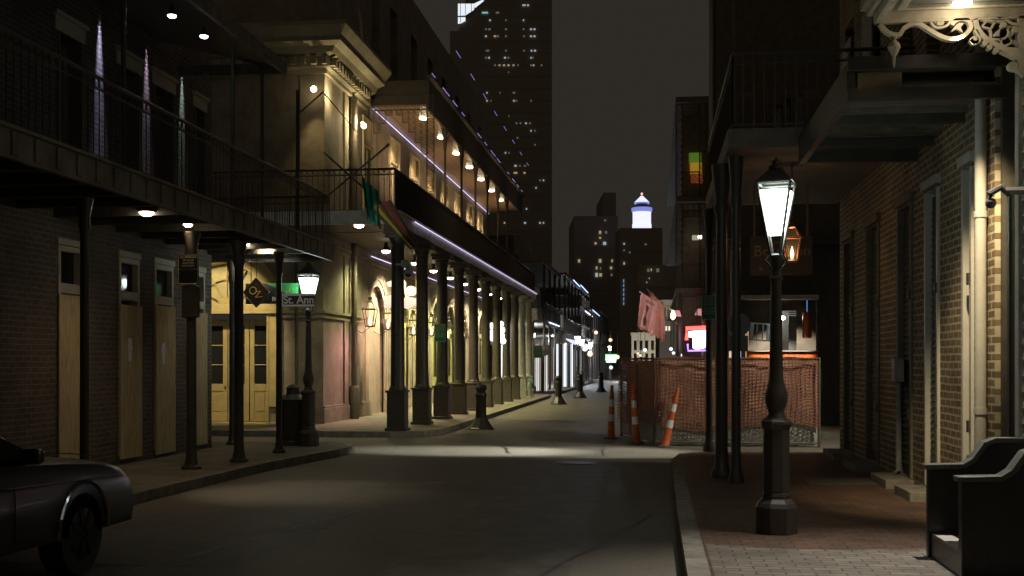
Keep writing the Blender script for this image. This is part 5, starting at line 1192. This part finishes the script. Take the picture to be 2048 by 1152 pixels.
# lamp clusters
WB = emit('warm_globe', (1, .72, .42), 1.6); WW = emit('white_globe', (.75, .88, 1), 1.5)
globes = [(1131, 688, 66, .10, WB), (1142, 681, 74, .20, WB), (1153, 682, 74.5, .16, WB), (1160, 686, 76, .18, WB), (1170, 697, 80, .28, WW), (1180, 708, 90, .3, WB), (1222, 735, 95, .22, WW), (1235, 714, 100, .25, WB), (1221, 680, 110, .25, WB), (1192, 665, 96, .22, WB), (1276, 707, 90, .12, WB), (1290, 700, 95, .22, WW), (1281, 711, 90, .14, WB), (1347, 706, 60, .12, WW), (1361, 711, 60, .14, WW), (1342, 698, 62, .14, WW)]
for i, (px, py, D, r, m) in enumerate(globes):
    p = at(px, py, D); t = thing('globe_lamp', 'small %s globe lamp far off, %s' % ('white' if m is WW else 'warm', ('by the last gallery column', 'large one above the shopfronts', 'second one above the shopfronts', 'third one above the shopfronts', 'blue-white one under the awning end', 'below the last awning', 'under the green neon sign', 'beside the green neon sign', 'high above the green neon sign', 'high over the awnings', 'left of the pale columned building', 'at the wall of the pale columned building', 'just above the fence top', 'low beside the dark right-hand gallery', 'lowest beside the red neon sign', 'left of the dark right-hand gallery')[i]), 'lamp', p, 'globe lamps in the far street')
    r *= .7; b = MB(); b.sphere(p, r, 8); b.build('globe', m, t, smooth=True)
    b = MB(); b.cyl(p.x, p.y, p.z + r * .9, p.z + r * 1.4, r * .3, 6); b.cyl(p.x, p.y, p.z + r * 1.3, max(4.4, p.z + r * 1.5), .02, 4); b.build('lamp_rod', IRONM, t)
# added bare point lights standing in for the glow of far shops and lamps
for x, y, pw, c in ((-7.2, 67.5, 260, (.9, .95, 1)), (-6.6, 78, 700, (.75, .85, 1)), (-5, 90, 900, (.8, .88, 1)), (-3, 104, 900, (.85, .9, 1))):
    point(bpy.data.objects['globe_lamp'], (x, y, 3.0), pw, c, .3)
# green neon box sign
p = at(1222, 718, 98); t = thing('green_neon_sign', 'green neon box sign glowing far down the street', 'neon sign', p)
b = MB(); b.box(p.x - .42, p.x + .42, p.y, p.y + .15, p.z - .3, p.z + .32); b.build('sign_face', emit('green_white_panel', (.65, 1, .62), 2.2), t)
b = MB(); b.tube([(p.x - .45, p.y - .03, p.z - .1), (p.x - .45, p.y - .03, p.z + .36), (p.x + .45, p.y - .03, p.z + .36), (p.x + .45, p.y - .03, p.z - .1)], .05, 5); b.build('tube', emit('green_tube', (.12, .9, .2), 3), t)
b = MB(); b.box(p.x - .03, p.x + .03, p.y + .05, p.y + .1, .0, p.z - .3); b.build('sign_pole', IRONM, t)

# repaired trenches in the asphalt
for i, (poly, c) in enumerate((([(-5.6, 9.0), (-3.4, 9.1), (-3.3, 12.6), (-5.5, 12.4)], (.085, .073, .058)), ([(-2.2, 6.2), (-.7, 6.1), (-.6, 18.2), (-2.0, 18.4)], (.105, .092, .073)), ([(-5.4, 15.2), (-2.9, 15.3), (-2.9, 16.0), (-5.4, 15.9)], (.16, .14, .11)), ([(-4.4, 30), (-1.5, 30), (-1.5, 33.5), (-4.2, 33.4)], (.10, .086, .068)))):
    q = MB(); q.add([(x, y, .004) for x, y in poly], [(0, 1, 2, 3)]); struct(q, 'road_patch', mat('asphalt_patch_%d' % i, c, rough=.6, vary=.35, scale=3, bump=.25))
# tar-sealed seams wandering over the asphalt
TARM = mat('tar_seam', (.035, .030, .025), rough=.45, vary=.3)
PALEC = mat('pale_crack_fill', (.26, .23, .18), rough=.7, vary=.4)
rs = random.Random(5)
for i, (x0, y0, x1, y1, m_, w_) in enumerate(((-4.3, 8.6, -3.2, 13.2, PALEC, .03), (-3.2, 13.2, -3.9, 16.5, TARM, .04), (-5.9, 19.2, .2, 19.5, TARM, .05), (-2.6, 21.0, -3.4, 24.6, TARM, .05), (-.9, 20.8, -1.1, 24.2, TARM, .04), (-1.2, 7.5, .1, 12.8, TARM, .035), (-4.8, 26.3, .4, 26.8, TARM, .06), (-4.5, 12.9, -1.0, 13.5, TARM, .035), (-2.9, 27, -2.6, 48, TARM, .05))):
    n_ = 26; pts = []; dx = dy = 0
    for k in range(n_ + 1):
        dx = dx * .8 + rs.uniform(-.05, .05); dy = dy * .8 + rs.uniform(-.05, .05); pts.append((x0 + (x1 - x0) * k / n_ + dx, y0 + (y1 - y0) * k / n_ + dy))
    q = MB(); vs = []
    for k, p_ in enumerate(pts):
        a_, b_ = Vector(pts[max(k - 1, 0)]), Vector(pts[min(k + 1, n_)]); d_ = (b_ - a_).normalized(); hw = w_ * rs.uniform(.25, .6); vs += [(p_[0] - d_.y * hw, p_[1] + d_.x * hw, .008), (p_[0] + d_.y * hw, p_[1] - d_.x * hw, .008)]
    q.add(vs, [(2 * k, 2 * k + 1, 2 * k + 3, 2 * k + 2) for k in range(n_)]); struct(q, 'road_seam', m_)
# a few parked cars far down the street, tiny
def far_car(x, y, label, m):
    t = thing('parked_car', label, 'car', (x, y, 0), 'cars parked far down the street')
    pr = [(-2.1, .3), (-2.1, .75), (-1.5, .9), (-.9, 1.35), (.6, 1.4), (1.2, .95), (2.0, .85), (2.1, .4)]
    b = MB(); b.prism([(y + a, z) for a, z in pr], lambda u, v, q: (q, u, v), x - .85, x + .85); b.build('body', m, t, bevel=.12)
    for dy in (-1.3, 1.3):
        for dx in (-.8, .8): w2 = MB(); w2.lathe(0, 0, [(.3, -.1), (.3, .1)], 14); w2.v = [(x + dx + v[2], y + dy + v[0], .3 + v[1]) for v in w2.v]; w2.build('wheel', mat('tyre_rubber', (.02, .02, .02)), t)
    return t
far_car(-1.6, 88, 'dark car parked far down the street before the lit shopfronts', mat('far_car_blue', (.05, .06, .09), rough=.15, coat=1)); far_car(-1.9, 102, 'silver car parked farthest down the street', mat('far_car_silver', (.35, .36, .38), rough=.2, coat=1))

# ================================================================ farther blocks, right side
# corner shop with serving hatch beyond the fence
YK = 29.0
kx0, kx1 = Xw(1478, YK), Xw(1720, YK)
ks = thing('corner_shop', 'dark corner shop with a lit serving opening and orange counter behind the fence', 'shop', ((kx0 + kx1) / 2, YK, 0))
ox0, ox1 = Xw(1494, YK), Xw(1634, YK); oz0, oz1 = Zw(702, ox0, YK), Zw(600, ox0, YK)
DKW = mat('dark_shop_paint', (.07, .06, .05), rough=.7)
b = MB(); wall_y(b, YK, .2, kx0, kx1, .05, 4.6, [(ox0, ox1, oz0, oz1)]); b.build('front_wall', DKW, ks)
b = MB(); b.box(kx0, kx1, YK + 3.2, YK + 3.3, .05, 4.6); b.box(kx0, kx0 + .1, YK + .21, YK + 3.19, .05, 4.6); b.box(kx1 - .1, kx1, YK + .21, YK + 3.19, .05, 4.6); b.box(kx0, kx1, YK - .3, YK + 3.3, 4.61, 4.8); b.build('shell', mat('brown_interior', (.06, .045, .03), rough=.8), ks)
b = MB(); b.box(ox0, ox1, YK - .12, YK - .002, Zw(718, ox0, YK), oz0 - .02); b.build('counter', mat('orange_counter', (.55, .12, .025), rough=.5, vary=.2), ks)
spot(ks, ((ox0 + ox1) / 2, YK - 1.5, 3.2), ((ox0 + ox1) / 2, YK - .1, oz0 - .1), 650, (1, .85, .7), 48)  # added spot without a fixture, to brighten the counter
b = MB(); b.box(ox0 - .05, ox1, YK - .2, YK - .004, oz0 - .018, oz0 + .01); b.build('counter_top', STEEL, ks)
b = MB(); b.box(kx0 + .05, ox1, YK - .35, YK - .004, oz1, oz1 + .1); b.build('hatch_awning', mat('pale_hatch_trim', (.5, .48, .42)), ks)
bx = Xw(1566, YK + .3), Xw(1590, YK + .3)
b = MB(); b.box(Xw(1564, 30), Xw(1598, 30), 30.6, 30.65, oz0, oz1 - .2); b.build('lit_partition', mat('pale_partition', (.7, .66, .5), rough=.6), ks)
b = MB(); b.box(Xw(1578, 29.8), Xw(1594, 29.8), 29.9, 29.93, oz0, oz1 - .4)
for k in range(18): b.box(Xw(1578, 29.8), Xw(1594, 29.8), 29.885, 29.9, oz0 + .05 + k * .055, oz0 + .08 + k * .055)
b.build('louvred_panel', mat('grey_louvre', (.15, .16, .16), rough=.5), ks)
b = MB(); c = at(1520, 664, 30); M = Matrix.Translation(c) @ Matrix.Rotation(R(4), 4, 'Y')
for dx, wd in ((-.22, .09), (.22, .09), (-.08, .012), (.07, .012)): b.mbox(M @ Matrix.Translation((dx, 0, 0)), wd, .12, .42)
b.mbox(M @ Matrix.Translation((0, 0, .22)), .53, .12, .025); b.mbox(M @ Matrix.Translation((0, 0, -.22)), .53, .12, .025); b.build('air_unit', mat('pale_unit_enamel', (.6, .7, .7), rough=.4), ks)
spot(ks, at(1566, 612, 30.0), at(1572, 700, 30.6), 1100, (1, .95, .8), 90)
b = MB(); pb = at(1566, 636, 29.4); b.sphere(pb, .05, 8); b.build('bulb', emit('shop_bulb', (.9, .95, 1), 40), ks)

for px, m in ((1492, emit('yellow_neon_edge', (.8, .6, .1), .6)), (1496, emit('pink_neon_edge', (1, .5, .4), .7)), (1481, emit('violet_neon_edge', (.5, .4, 1), 1.2))):
    b = MB(); x = Xw(px, YK - .05); b.tube([(x, YK - .05, Zw(716, x, YK)), (x, YK - .05, Zw(640 if px != 1481 else 680, x, YK))], .012, 4); b.build('neon_edge', m, ks)
b = MB(); x = Xw(1463, 30); b.box(x - .06, x + .06, 30, 30.05, Zw(716, x, 30), Zw(682, x, 30)); b.build('lit_menu_panel', emit('pink_menu', (1, .66, .56), .8), ks)
t = thing('copper_drum', 'tall copper-coloured drum hanging beside the serving opening', 'container', at(1614, 650, 28.6)); p = at(1614, 650, 28.6)
b = MB(); b.lathe(p.x, p.y, [(.10, p.z - .33), (.12, p.z - .28), (.10, p.z - .05), (.12, p.z + .1), (.11, p.z + .33)], 16); b.build('drum_shell', mat('copper_sheet', (.6, .18, .07), rough=.3, metal=.7), t, smooth=True)
b = MB(); b.cyl(p.x, p.y, p.z + .33, 4.6, .012, 6); b.build('hanger', emit('blue_lit_tube', (.15, .35, 1), .6), t)

ub0 = Xw(1424, YK)
b = MB(); wr = [(Xw(a, YK), Xw(c, YK), Zw(285, 2, YK), Zw(z, 2, YK)) for a, c, z in ((1545, 1565, 212), (1572, 1582, 200), (1590, 1608, 185))]
wall_y(b, YK + .02, .4, ub0, 12, 4.82, 15, wr); b.box(ub0, ub0 + .4, YK + .43, 30.6, 4.82, 15); b.build('upper_wall', mat('dark_render', (.10, .085, .065), rough=.85), ks)
b = MB()
for a, c, z0, z1 in wr: b.box(a, c, YK + .2, YK + .24, z0, z1)
b.build('upper_shutters', mat('pale_blue_shutter', (.30, .34, .38), rough=.4, vary=.5, scale=7), ks)
b = MB(); b.box(ub0, 6, YK - 1.0, YK + .018, 7.1, 7.25); b.build('balcony_deck', DARKWOOD, ks)
b = MB(); railing(b, (ub0, YK - .98), (6, YK - .98), 7.25, 8.2, .14); b.build('balcony_railing', IRONM, ks)
# gallery house further on with scrollwork posts, lit interiors and red neon
gh = thing('ironwork_gallery_house', 'tall dark gallery house with scrollwork iron posts and coloured window light', 'building', (3.2, 52, 0))
YI = 45.0; xi0, xi1 = Xw(1352, YI), Xw(1412, YI)
b = MB(); b.box(3.3, 12, YI, YI + 30, .05, 12.5); b.build('wall', BRICKLY, gh)
b = MB()
for z in (4.4, 8.0, 11.9): b.box(xi0, 3.29, YI, YI + 30, z, z + .2)
b.build('gallery_deck', DARKWOOD, gh)
b = MB()
for z0, z1 in ((4.6, 7.9), (8.2, 11.8)):
    lattice(b, XZ(YI - .02), xi0, xi0 + .25, z0, z1, .25, r=.014, frame=.02); lattice(b, XZ(YI - .02), xi1 - .25, xi1, z0, z1, .25, r=.014, frame=.02)
    lattice(b, XZ(YI - .02), xi0 + .25, xi1 - .25, z1 - .5, z1, .25, r=.014, frame=.02); lattice(b, XZ(YI - .02), xi0 + .25, xi1 - .25, z0, z0 + .95, .24, r=.012, frame=.02)
b.cyl(xi0 + .1, YI, .1, 4.4, .09, 8); b.cyl(xi1 - .1, YI, .1, 4.4, .09, 8); b.build('iron_lattice', IRON, gh)
b = MB(); b.box(xi0 + .3, 3.28, YI + 2.4, YI + 2.6, .05, 11.9); b.build('back_wall', mat('dark_hall_wall', (.16, .13, .10), rough=.85), gh)
zc = Zw(336, xi0, YI)
for (a0, a1, z0, z1, nm, col, e) in ((1378, 1403, 305, 325, 'green_window_glow', (.25, .55, .04), .2), (1380, 1404, 325, 348, 'amber_window_glow', (.9, .45, .03), .3), (1382, 1405, 348, 366, 'red_window_glow', (.8, .14, .05), .2), (1384, 1402, 470, 480, 'pale_window_glow', (.7, .7, .5), .4)):
    b = MB(); Y_ = YI + 2.2; b.box(Xw(a0, Y_), Xw(a1, Y_), Y_, Y_ + .03, Zw(z1, 2, Y_), Zw(z0, 2, Y_)); b.build('stained_window', emit(nm, col, e), gh)
b = MB(); p = at(1400, 474, 46); b.sphere(p, .08, 6); b.build('porch_bulb', emit('porch_bulb', (1, .9, .75), 9), gh)
t = thing('red_neon_sign', 'blazing red and violet neon sign under the dark ironwork gallery', 'neon sign', at(1393, 680, 44)); p = at(1393, 680, 44)
b = MB(); b.prism([(p.x - .30, p.z + .12), (p.x - .14, p.z + .10), (p.x - .14, p.z - .30), (p.x + .0, p.z - .38), (p.x + .34, p.z - .30), (p.x + .36, p.z + .38), (p.x - .30, p.z + .34)], XZ(p.y), 0, .12); b.build('sign_face', emit('white_violet_panel', (1.0, .82, 1.0), 5), t)
b = MB(); b.tube([(p.x - .38, p.y - .02, p.z + .0), (p.x - .38, p.y - .02, p.z + .46), (p.x + .44, p.y - .02, p.z + .48)], .08, 6); b.build('red_tube', emit('red_tube', (1, .05, .04), 5), t)
b = MB(); b.tube([(p.x - .34, p.y - .02, p.z - .15), (p.x - .32, p.y - .02, p.z - .42), (p.x + .38, p.y - .02, p.z - .40), (p.x + .44, p.y - .02, p.z - .1)], .04, 6); b.build('violet_tube', emit('violet_neon_tube', (.25, .12, 1), 4), t)
b = MB(); b.box(p.x + .0, p.x + .04, p.y + .03, p.y + .07, p.z + .4, 4.4); b.build('hanger', IRON, t)

for (px, py, lab) in ((1352, 627, 'small pink lampshade hanging by the outer ironwork post'), (1401, 624, 'wider pink lampshade hanging above the red neon sign')):
    p = at(px, py, 44.5); b = MB(); b.lathe(p.x, p.y, [(.22, p.z - .12), (.14, p.z + .12)], 12)
    t = thing('hanging_lampshade', lab, 'lampshade', p, 'pink lampshades under the ironwork gallery'); b.build('shade', emit('pink_shade_glow', (.75, .3, .34), .75), t, smooth=True); b2 = MB(); b2.cyl(p.x, p.y, p.z + .12, 4.4, .01, 4); b2.build('cord', IRON, t)
# pink festival flags
FL = mat('pink_flag_cloth', (.66, .34, .32), rough=.7, vary=.12, scale=4); FD = mat('dark_flag_print', (.05, .035, .035), rough=.7, bump=0)
Dg = 42.0
def banner(p_top0, p_top1, p_low, label, emblem=True):
    t = thing('hanging_flag', label, 'flag', tuple(p_top0), 'pink flags over the footway')
    A, B = Vector(p_top0), Vector(p_top1); Dn = Vector(p_low) - A
    N, Mm = 16, 14; vs = []; fs = []
    nr = (B - A).cross(Dn).normalized()
    def S(u, v): return A + (B - A) * (u * (1 - .12 * v)) + Dn * v + nr * .10 * math.sin(u * 13 + v * 2.5) * (.3 + .7 * v)
    for i in range(N + 1):
        for j in range(Mm + 1): vs.append(S(i / N, j / Mm * (1 - (.05 if i % 4 < 2 and j == Mm else 0))))
    for i in range(N):
        for j in range(Mm): a = i * (Mm + 1) + j; fs.append((a, a + Mm + 1, a + Mm + 2, a + 1))
    MB().add(vs, fs).build('cloth', FL, t, smooth=True)
    if emblem:
        e = MB(); out_ = [(.36, .24), (.56, .26), (.56, .32), (.48, .42), (.46, .58), (.52, .68), (.50, .80), (.38, .84), (.28, .78), (.28, .66), (.38, .58), (.42, .42), (.38, .32)]
        sgn = -1 if (nr.y > 0) else 1
        c_ = (sum(p[0] for p in out_) / len(out_), sum(p[1] for p in out_) / len(out_))
        vs = [S(*c_) + nr * sgn * .035] + [S(u, v) + nr * sgn * .035 for u, v in out_]; n_ = len(out_)
        e.add(vs, [(0, 1 + i, 1 + (i + 1) % n_) for i in range(n_)])
        for vv, u0, u1 in ((.12, .3, .85), (.16, .35, .8), (.93, .12, .7)):
            e.add([S(u0, vv) + nr * sgn * .03, S(u1, vv) + nr * sgn * .03, S(u1, vv + .018) + nr * sgn * .03, S(u0, vv + .018) + nr * sgn * .03], [(0, 1, 2, 3)])
        e.build('printed_emblem', FD, t)
    return t
t1 = banner(at(1281, 585, Dg), at(1316, 604, Dg), at(1275, 657, Dg), 'pink flag with a dark bottle-shaped print hanging over the fence')
t2 = banner(at(1296, 580, Dg + 1.2), at(1328, 606, Dg + 1.2), at(1304, 668, Dg + 1.2), 'pink flag without visible print, hanging just behind the printed one', False)
for i, (a, c) in enumerate(((at(1279, 583, Dg), at(1346, 622, Dg + .6)), (at(1294, 578, Dg + 1.2), at(1352, 628, Dg + 1.2)))):
    b = MB(); b.tube([a, c], .022, 6); b.build('pole', WHITE, (t1, t2)[i])
spot(t1, at(1345, 650, Dg - 2.5), at(1298, 620, Dg), 150, (1, .80, .72), angle=60, blend=.5)
# bright flame-like lamp at the end of the poles
p = at(1346, 632, 42.5); t = thing('flame_lamp', 'bright warm lamp at the foot of the flag poles', 'lamp', p)
b = MB(); b.lathe(p.x, p.y, [(.02, p.z - .14), (.09, p.z - .06), (.10, p.z + .04), (.05, p.z + .16), (.01, p.z + .22)], 10); b.build('flame', FLAME, t, smooth=True)
b = MB(); b.cyl(p.x, p.y, p.z - .3, p.z - .14, .05, 8); b.box(p.x, xi0 + .1, p.y, p.y + .03, p.z - .3, p.z - .27); b.build('bracket', IRON, t)
# pale columned building closing the street
YW = 150
wx0, wx1 = Xw(1263, YW), Xw(1352, YW)
wb = thing('columned_building', 'pale floodlit building with columns and rows of tall windows closing the street', 'building', ((wx0 + wx1) / 2, YW, 0))
PALE = mat('pale_limestone', (.55, .52, .44), rough=.8, vary=.1)
ztop = Zw(598, wx0, YW)
b = MB(); xm = Xw(1311, YW); zm = Zw(665, xm, YW)
rr1 = []
for r_, (z0, z1) in enumerate(((1.0, 2.9), (3.3, 4.6))):
    for k in range(4): x = wx0 + .3 + k * .75; rr1.append((x, x + .38, z0, z1))
wall_y(b, YW, 4, wx0, xm, 0, zm, rr1); b.box(wx0 - .1, xm + .1, YW - .2, YW - .002, zm - .35, zm); b.build('low_wing', PALE, wb)
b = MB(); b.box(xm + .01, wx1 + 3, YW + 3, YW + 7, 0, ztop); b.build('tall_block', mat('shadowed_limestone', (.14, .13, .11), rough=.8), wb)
b = MB(); b.box(Xw(1320, YW), wx1 + .1, YW + 2.4, YW + 2.98, ztop - .7, ztop)
for k in range(6): x = Xw(1322, YW) + k * .38; b.cyl(x, YW + 2.7, ztop - 2.2, ztop - .7, .09, 8)
b.build('colonnade', PALE, wb)
for k in range(2):
    x = Xw(1333 + k * 6, YW); b = MB(); b.box(x - .1, x + .12, YW + 2.9, YW + 2.96, Zw(660, x, YW), Zw(651, x, YW)); b.build('lit_window', emit('tiny_window_glow', (1, .85, .6), .9), wb)
spot(wb, ((wx0 + xm) / 2, YW - 9, .6), ((wx0 + xm) / 2, YW, 2.8), 2200, (1, .92, .78), angle=70, blend=.8, size=.3)
spot(wb, (Xw(1335, YW), YW - 7, 3.4), (Xw(1338, YW), YW + 2, ztop - 1), 1100, (1, .95, .85), angle=40, blend=.8, size=.3)

# ================================================================ skyline
def tower(name, label, px0, px1, ytop, D, lit, depth=30, extra=None, m=None):
    a = at((px0 + px1) / 2, 725, D); sc = D / F; W2 = (px1 - px0) / 2 * sc; H = 1.7 + (725 - ytop) * sc
    t = thing(name, label, 'building', (a.x, a.y, 0)); M = Matrix.Translation((a.x, a.y, 0)) @ Matrix.Rotation(R(YAW), 4, 'Z')
    b = MB(); b.mbox(M @ Matrix.Translation((0, depth / 2, H / 2)), 2 * W2, depth, H)
    # shallow storey bands
    k = 0; z = 6
    while z < H - 3: b.mbox(M @ Matrix.Translation((0, -.05, z)), 2 * W2 + .1, .1, .4); z += 4.2 * max(1, D / 400)
    b.build('tower_body', m or mat('dark_tower_cladding', (.27, .24, .20), rough=.8), t)
    for i, (px, py, w_, h_, c) in enumerate(lit):
        q = MB(); X = (px - (px0 + px1) / 2) * sc; Z = 1.7 + (725 - py) * sc
        q.mbox(M @ Matrix.Translation((X, -.4, Z)), w_ * sc, .2, h_ * sc); q.build('lit_window', c, t)
    return t, M, sc
LWy = emit('window_yellow', (1.0, .78, .45), .36); LWw = emit('window_white', (.85, .95, 1.0), .38); LWd = emit('window_dim', (.75, .78, .6), .13); LWg = emit('window_green', (.4, .9, .8), .5)
lit1 = []
rows = [(26, [(970, 15, LWg), (995, 8, LWd)]), (11, [(1048, 8, LWw), (1056, 5, LWw)]), (41, [(980, 4, LWw), (1012, 3, LWd), (1047, 3, LWw)]), (59, [(972, 4, LWd), (979, 6, LWd), (1012, 5, LWd), (1047, 4, LWd), (1062, 5, LWw), (1069, 5, LWw)]),
        (73, [(972, 4, LWw), (990, 6, LWy), (996, 5, LWd), (1012, 4, LWd), (1048, 4, LWd), (1062, 5, LWw), (1069, 5, LWw)]), (102, [(975, 8, LWd), (1012, 4, LWd), (1048, 4, LWd), (1063, 4, LWw), (1070, 5, LWw)]),
        (116, [(972, 4, LWd), (978, 4, LWw), (1010, 5, LWw), (1017, 4, LWd), (1062, 3, LWw), (1066, 3, LWd)]), (131, [(990, 4, LWd), (999, 4, LWy), (1008, 5, LWy), (1017, 5, LWy), (1027, 4, LWy), (1036, 3, LWd), (1062, 4, LWd), (1067, 4, LWy), (1083, 4, LWd)]),
        (145, [(957, 2, LWw), (1017, 2, LWd)]), (186, [(974, 3, LWw), (1000, 2, LWd), (1028, 6, LWd)]), (202, [(974, 4, LWy), (982, 2, LWd), (1028, 5, LWy), (1033, 3, LWd), (1062, 3, LWd)]), (233, [(958, 2, LWw), (1018, 2, LWd)]),
        (247, [(1033, 4, LWd), (1041, 4, LWd), (1052, 4, LWw), (1060, 4, LWd)]), (262, [(1062, 3, LWw), (1070, 3, LWd)]), (276, [(1035, 4, LWd)]), (290, [(1070, 3, LWd)]), (306, [(1011, 3, LWw), (1018, 3, LWd)]), (332, [(1031, 6, LWw), (1040, 3, LWd), (1050, 5, LWd)]),
        (346, [(1014, 6, LWy), (1031, 9, LWy), (1049, 5, LWy)]), (361, [(1080, 4, LWd), (1087, 3, LWw)]), (376, [(1072, 3, LWw)]), (418, [(1053, 3, LWw)]), (446, [(1009, 3, LWw), (1050, 5, LWw), (1080, 4, LWw), (1087, 3, LWw)]), (405, [(1035, 3, LWd)])]
for y_, ws in rows:
    for x_, w_, c_ in ws: lit1.append((x_, y_, w_ * .8, 3.0, c_))
T1, M1, s1 = tower('office_tower', 'tall dark office tower with scattered lit windows left of the open sky', 930, 1104, -60, 420, lit1)
# glazed lit stair on a nearer dark rooftop
t = thing('lit_glass_rooftop', 'brightly lit glazed rooftop corner at the very top of the street view', 'building', at(930, 725, 300)); D_ = 300; sc = D_ / F
q0 = at(930, 725, D_); M = Matrix.Translation((q0.x, q0.y, 0)) @ Matrix.Rotation(R(YAW), 4, 'Z')
def W3(px, py): return ((px - 930) * sc, 1.7 + (725 - py) * sc)
b = MB(); b.prism([W3(900, 725), W3(960, 725), W3(960, 25), W3(948, 32), W3(925, 46), W3(916, 62), W3(900, 62)], lambda u, v, q_: M @ Vector((u, q_, v)), 0, 14); b.build('rooftop_body', mat('dark_tower_cladding', (.27, .24, .20)), t)
gl = emit('lit_glazing', (.85, .93, 1.0), .95)
for poly in ([(916, 8), (948, 8), (948, 20), (931, 31), (916, 32)], [(916, 35), (931, 35), (931, 42), (922, 47), (916, 48)], [(948, 8), (965, 0), (968, 2), (949, 17)]):
    b = MB(); b.prism([W3(*p) for p in poly], lambda u, v, q_: M @ Vector((u, q_, v)), -.3, -.1); b.build('glazing', gl, t)
b = MB()
for pxx in (921, 931, 943): b.prism([W3(pxx - .5, 8), W3(pxx + .5, 8), W3(pxx + .5, 46 if pxx < 930 else 30), W3(pxx - .5, 46 if pxx < 930 else 30)], lambda u, v, q_: M @ Vector((u, q_, v)), -.6, -.35)
b.build('mullions', IRONM, t)
lit2 = [(1158, 522, 4, 6, LWy), (1200, 465, 4, 6, LWy), (1212, 465, 4, 5, LWd), (1200, 476, 4, 3, LWy), (1191, 487, 4, 4, LWy), (1209, 487, 6, 6, LWw), (1200, 522, 5, 7, LWy), (1224, 522, 3, 5, LWy), (1193, 536, 3, 6, LWy), (1222, 536, 4, 5, LWy), (1201, 537, 2, 5, LWd), (1193, 550, 5, 8, LWw), (1201, 550, 5, 6, LWy), (1223, 550, 3, 5, LWd), (1210, 441, 4, 3, LWd)]
tower('apartment_tower', 'broad dark apartment block with warm lit windows below the illuminated cupola', 1148, 1236, 432, 330, lit2)
tower('stepped_tower', 'narrow dark tower rising behind the warm-windowed apartment block', 1207, 1232, 385, 360, [])
lit3 = [(1248, 488, 3, 3, LWw), (1248, 501, 3, 3, LWd), (1259, 505, 3, 3, LWd), (1248, 527, 3, 5, LWy), (1291, 489, 4, 3, LWd)] + [(1247, 562 + k * 9, 2, 6, emit('cyan_slot', (.3, .55, .8), .4)) for k in range(6)]
T3, M3, s3 = tower('cupola_tower', 'dark tower crowned by a floodlit white cupola with a red beacon', 1240, 1325, 456, 300, lit3, depth=14)
D_ = 300; sc = s3; a = at(1287.5, 725, D_); cxp, cyp = (M3 @ Vector(((1288 - 1282.5) * sc, 5, 0))).xy
zz = lambda py: 1.7 + (725 - py) * sc
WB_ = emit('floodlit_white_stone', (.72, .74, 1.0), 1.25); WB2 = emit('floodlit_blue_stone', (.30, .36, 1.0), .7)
b = MB(); b.lathe(cxp, cyp, [(19.5 * sc, zz(456)), (19.5 * sc, zz(444)), (18.5 * sc, zz(443)), (18.5 * sc, zz(421)), (19.5 * sc, zz(420))], 24); b.build('drum', WB_, T3, smooth=True)
b = MB(); b.lathe(cxp, cyp, [(19 * sc, zz(419.5)), (21 * sc, zz(417)), (21 * sc, zz(411)), (19 * sc, zz(410.5))], 24); b.build('balustrade', WB2, T3, smooth=True)
b = MB(); b.lathe(cxp, cyp, [(12 * sc, zz(411)), (12 * sc, zz(401))], 16); b.build('lantern_storey', IRONM, T3)
b = MB(); b.lathe(cxp, cyp, [(15 * sc, zz(402)), (15 * sc, zz(399)), (11 * sc, zz(395)), (4 * sc, zz(388)), (2 * sc, zz(386))], 20); b.build('cupola_roof', WB_, T3, smooth=True)
b = MB(); b.lathe(cxp, cyp, [(15.2 * sc, zz(402.5)), (15.6 * sc, zz(400))], 20); b.build('roof_edge', WB2, T3)
b = MB(); b.sphere((cxp, cyp, zz(382)), 2.2 * sc, 8); b.build('beacon', emit('red_beacon', (1, .25, .22), 3), T3, smooth=True)
tower('brick_hotel', 'low dark brick hotel with two lit windows behind the pink flags', 1276, 1372, 530, 190, [(1296, 541, 4, 6, LWd), (1302, 540, 2, 5, LWy), (1315, 541, 5, 7, LWd), (1298, 557, 2, 2, LWy), (1293, 565, 2, 2, LWy)], depth=10, m=mat('dark_hotel_brick', (.27, .24, .19)))
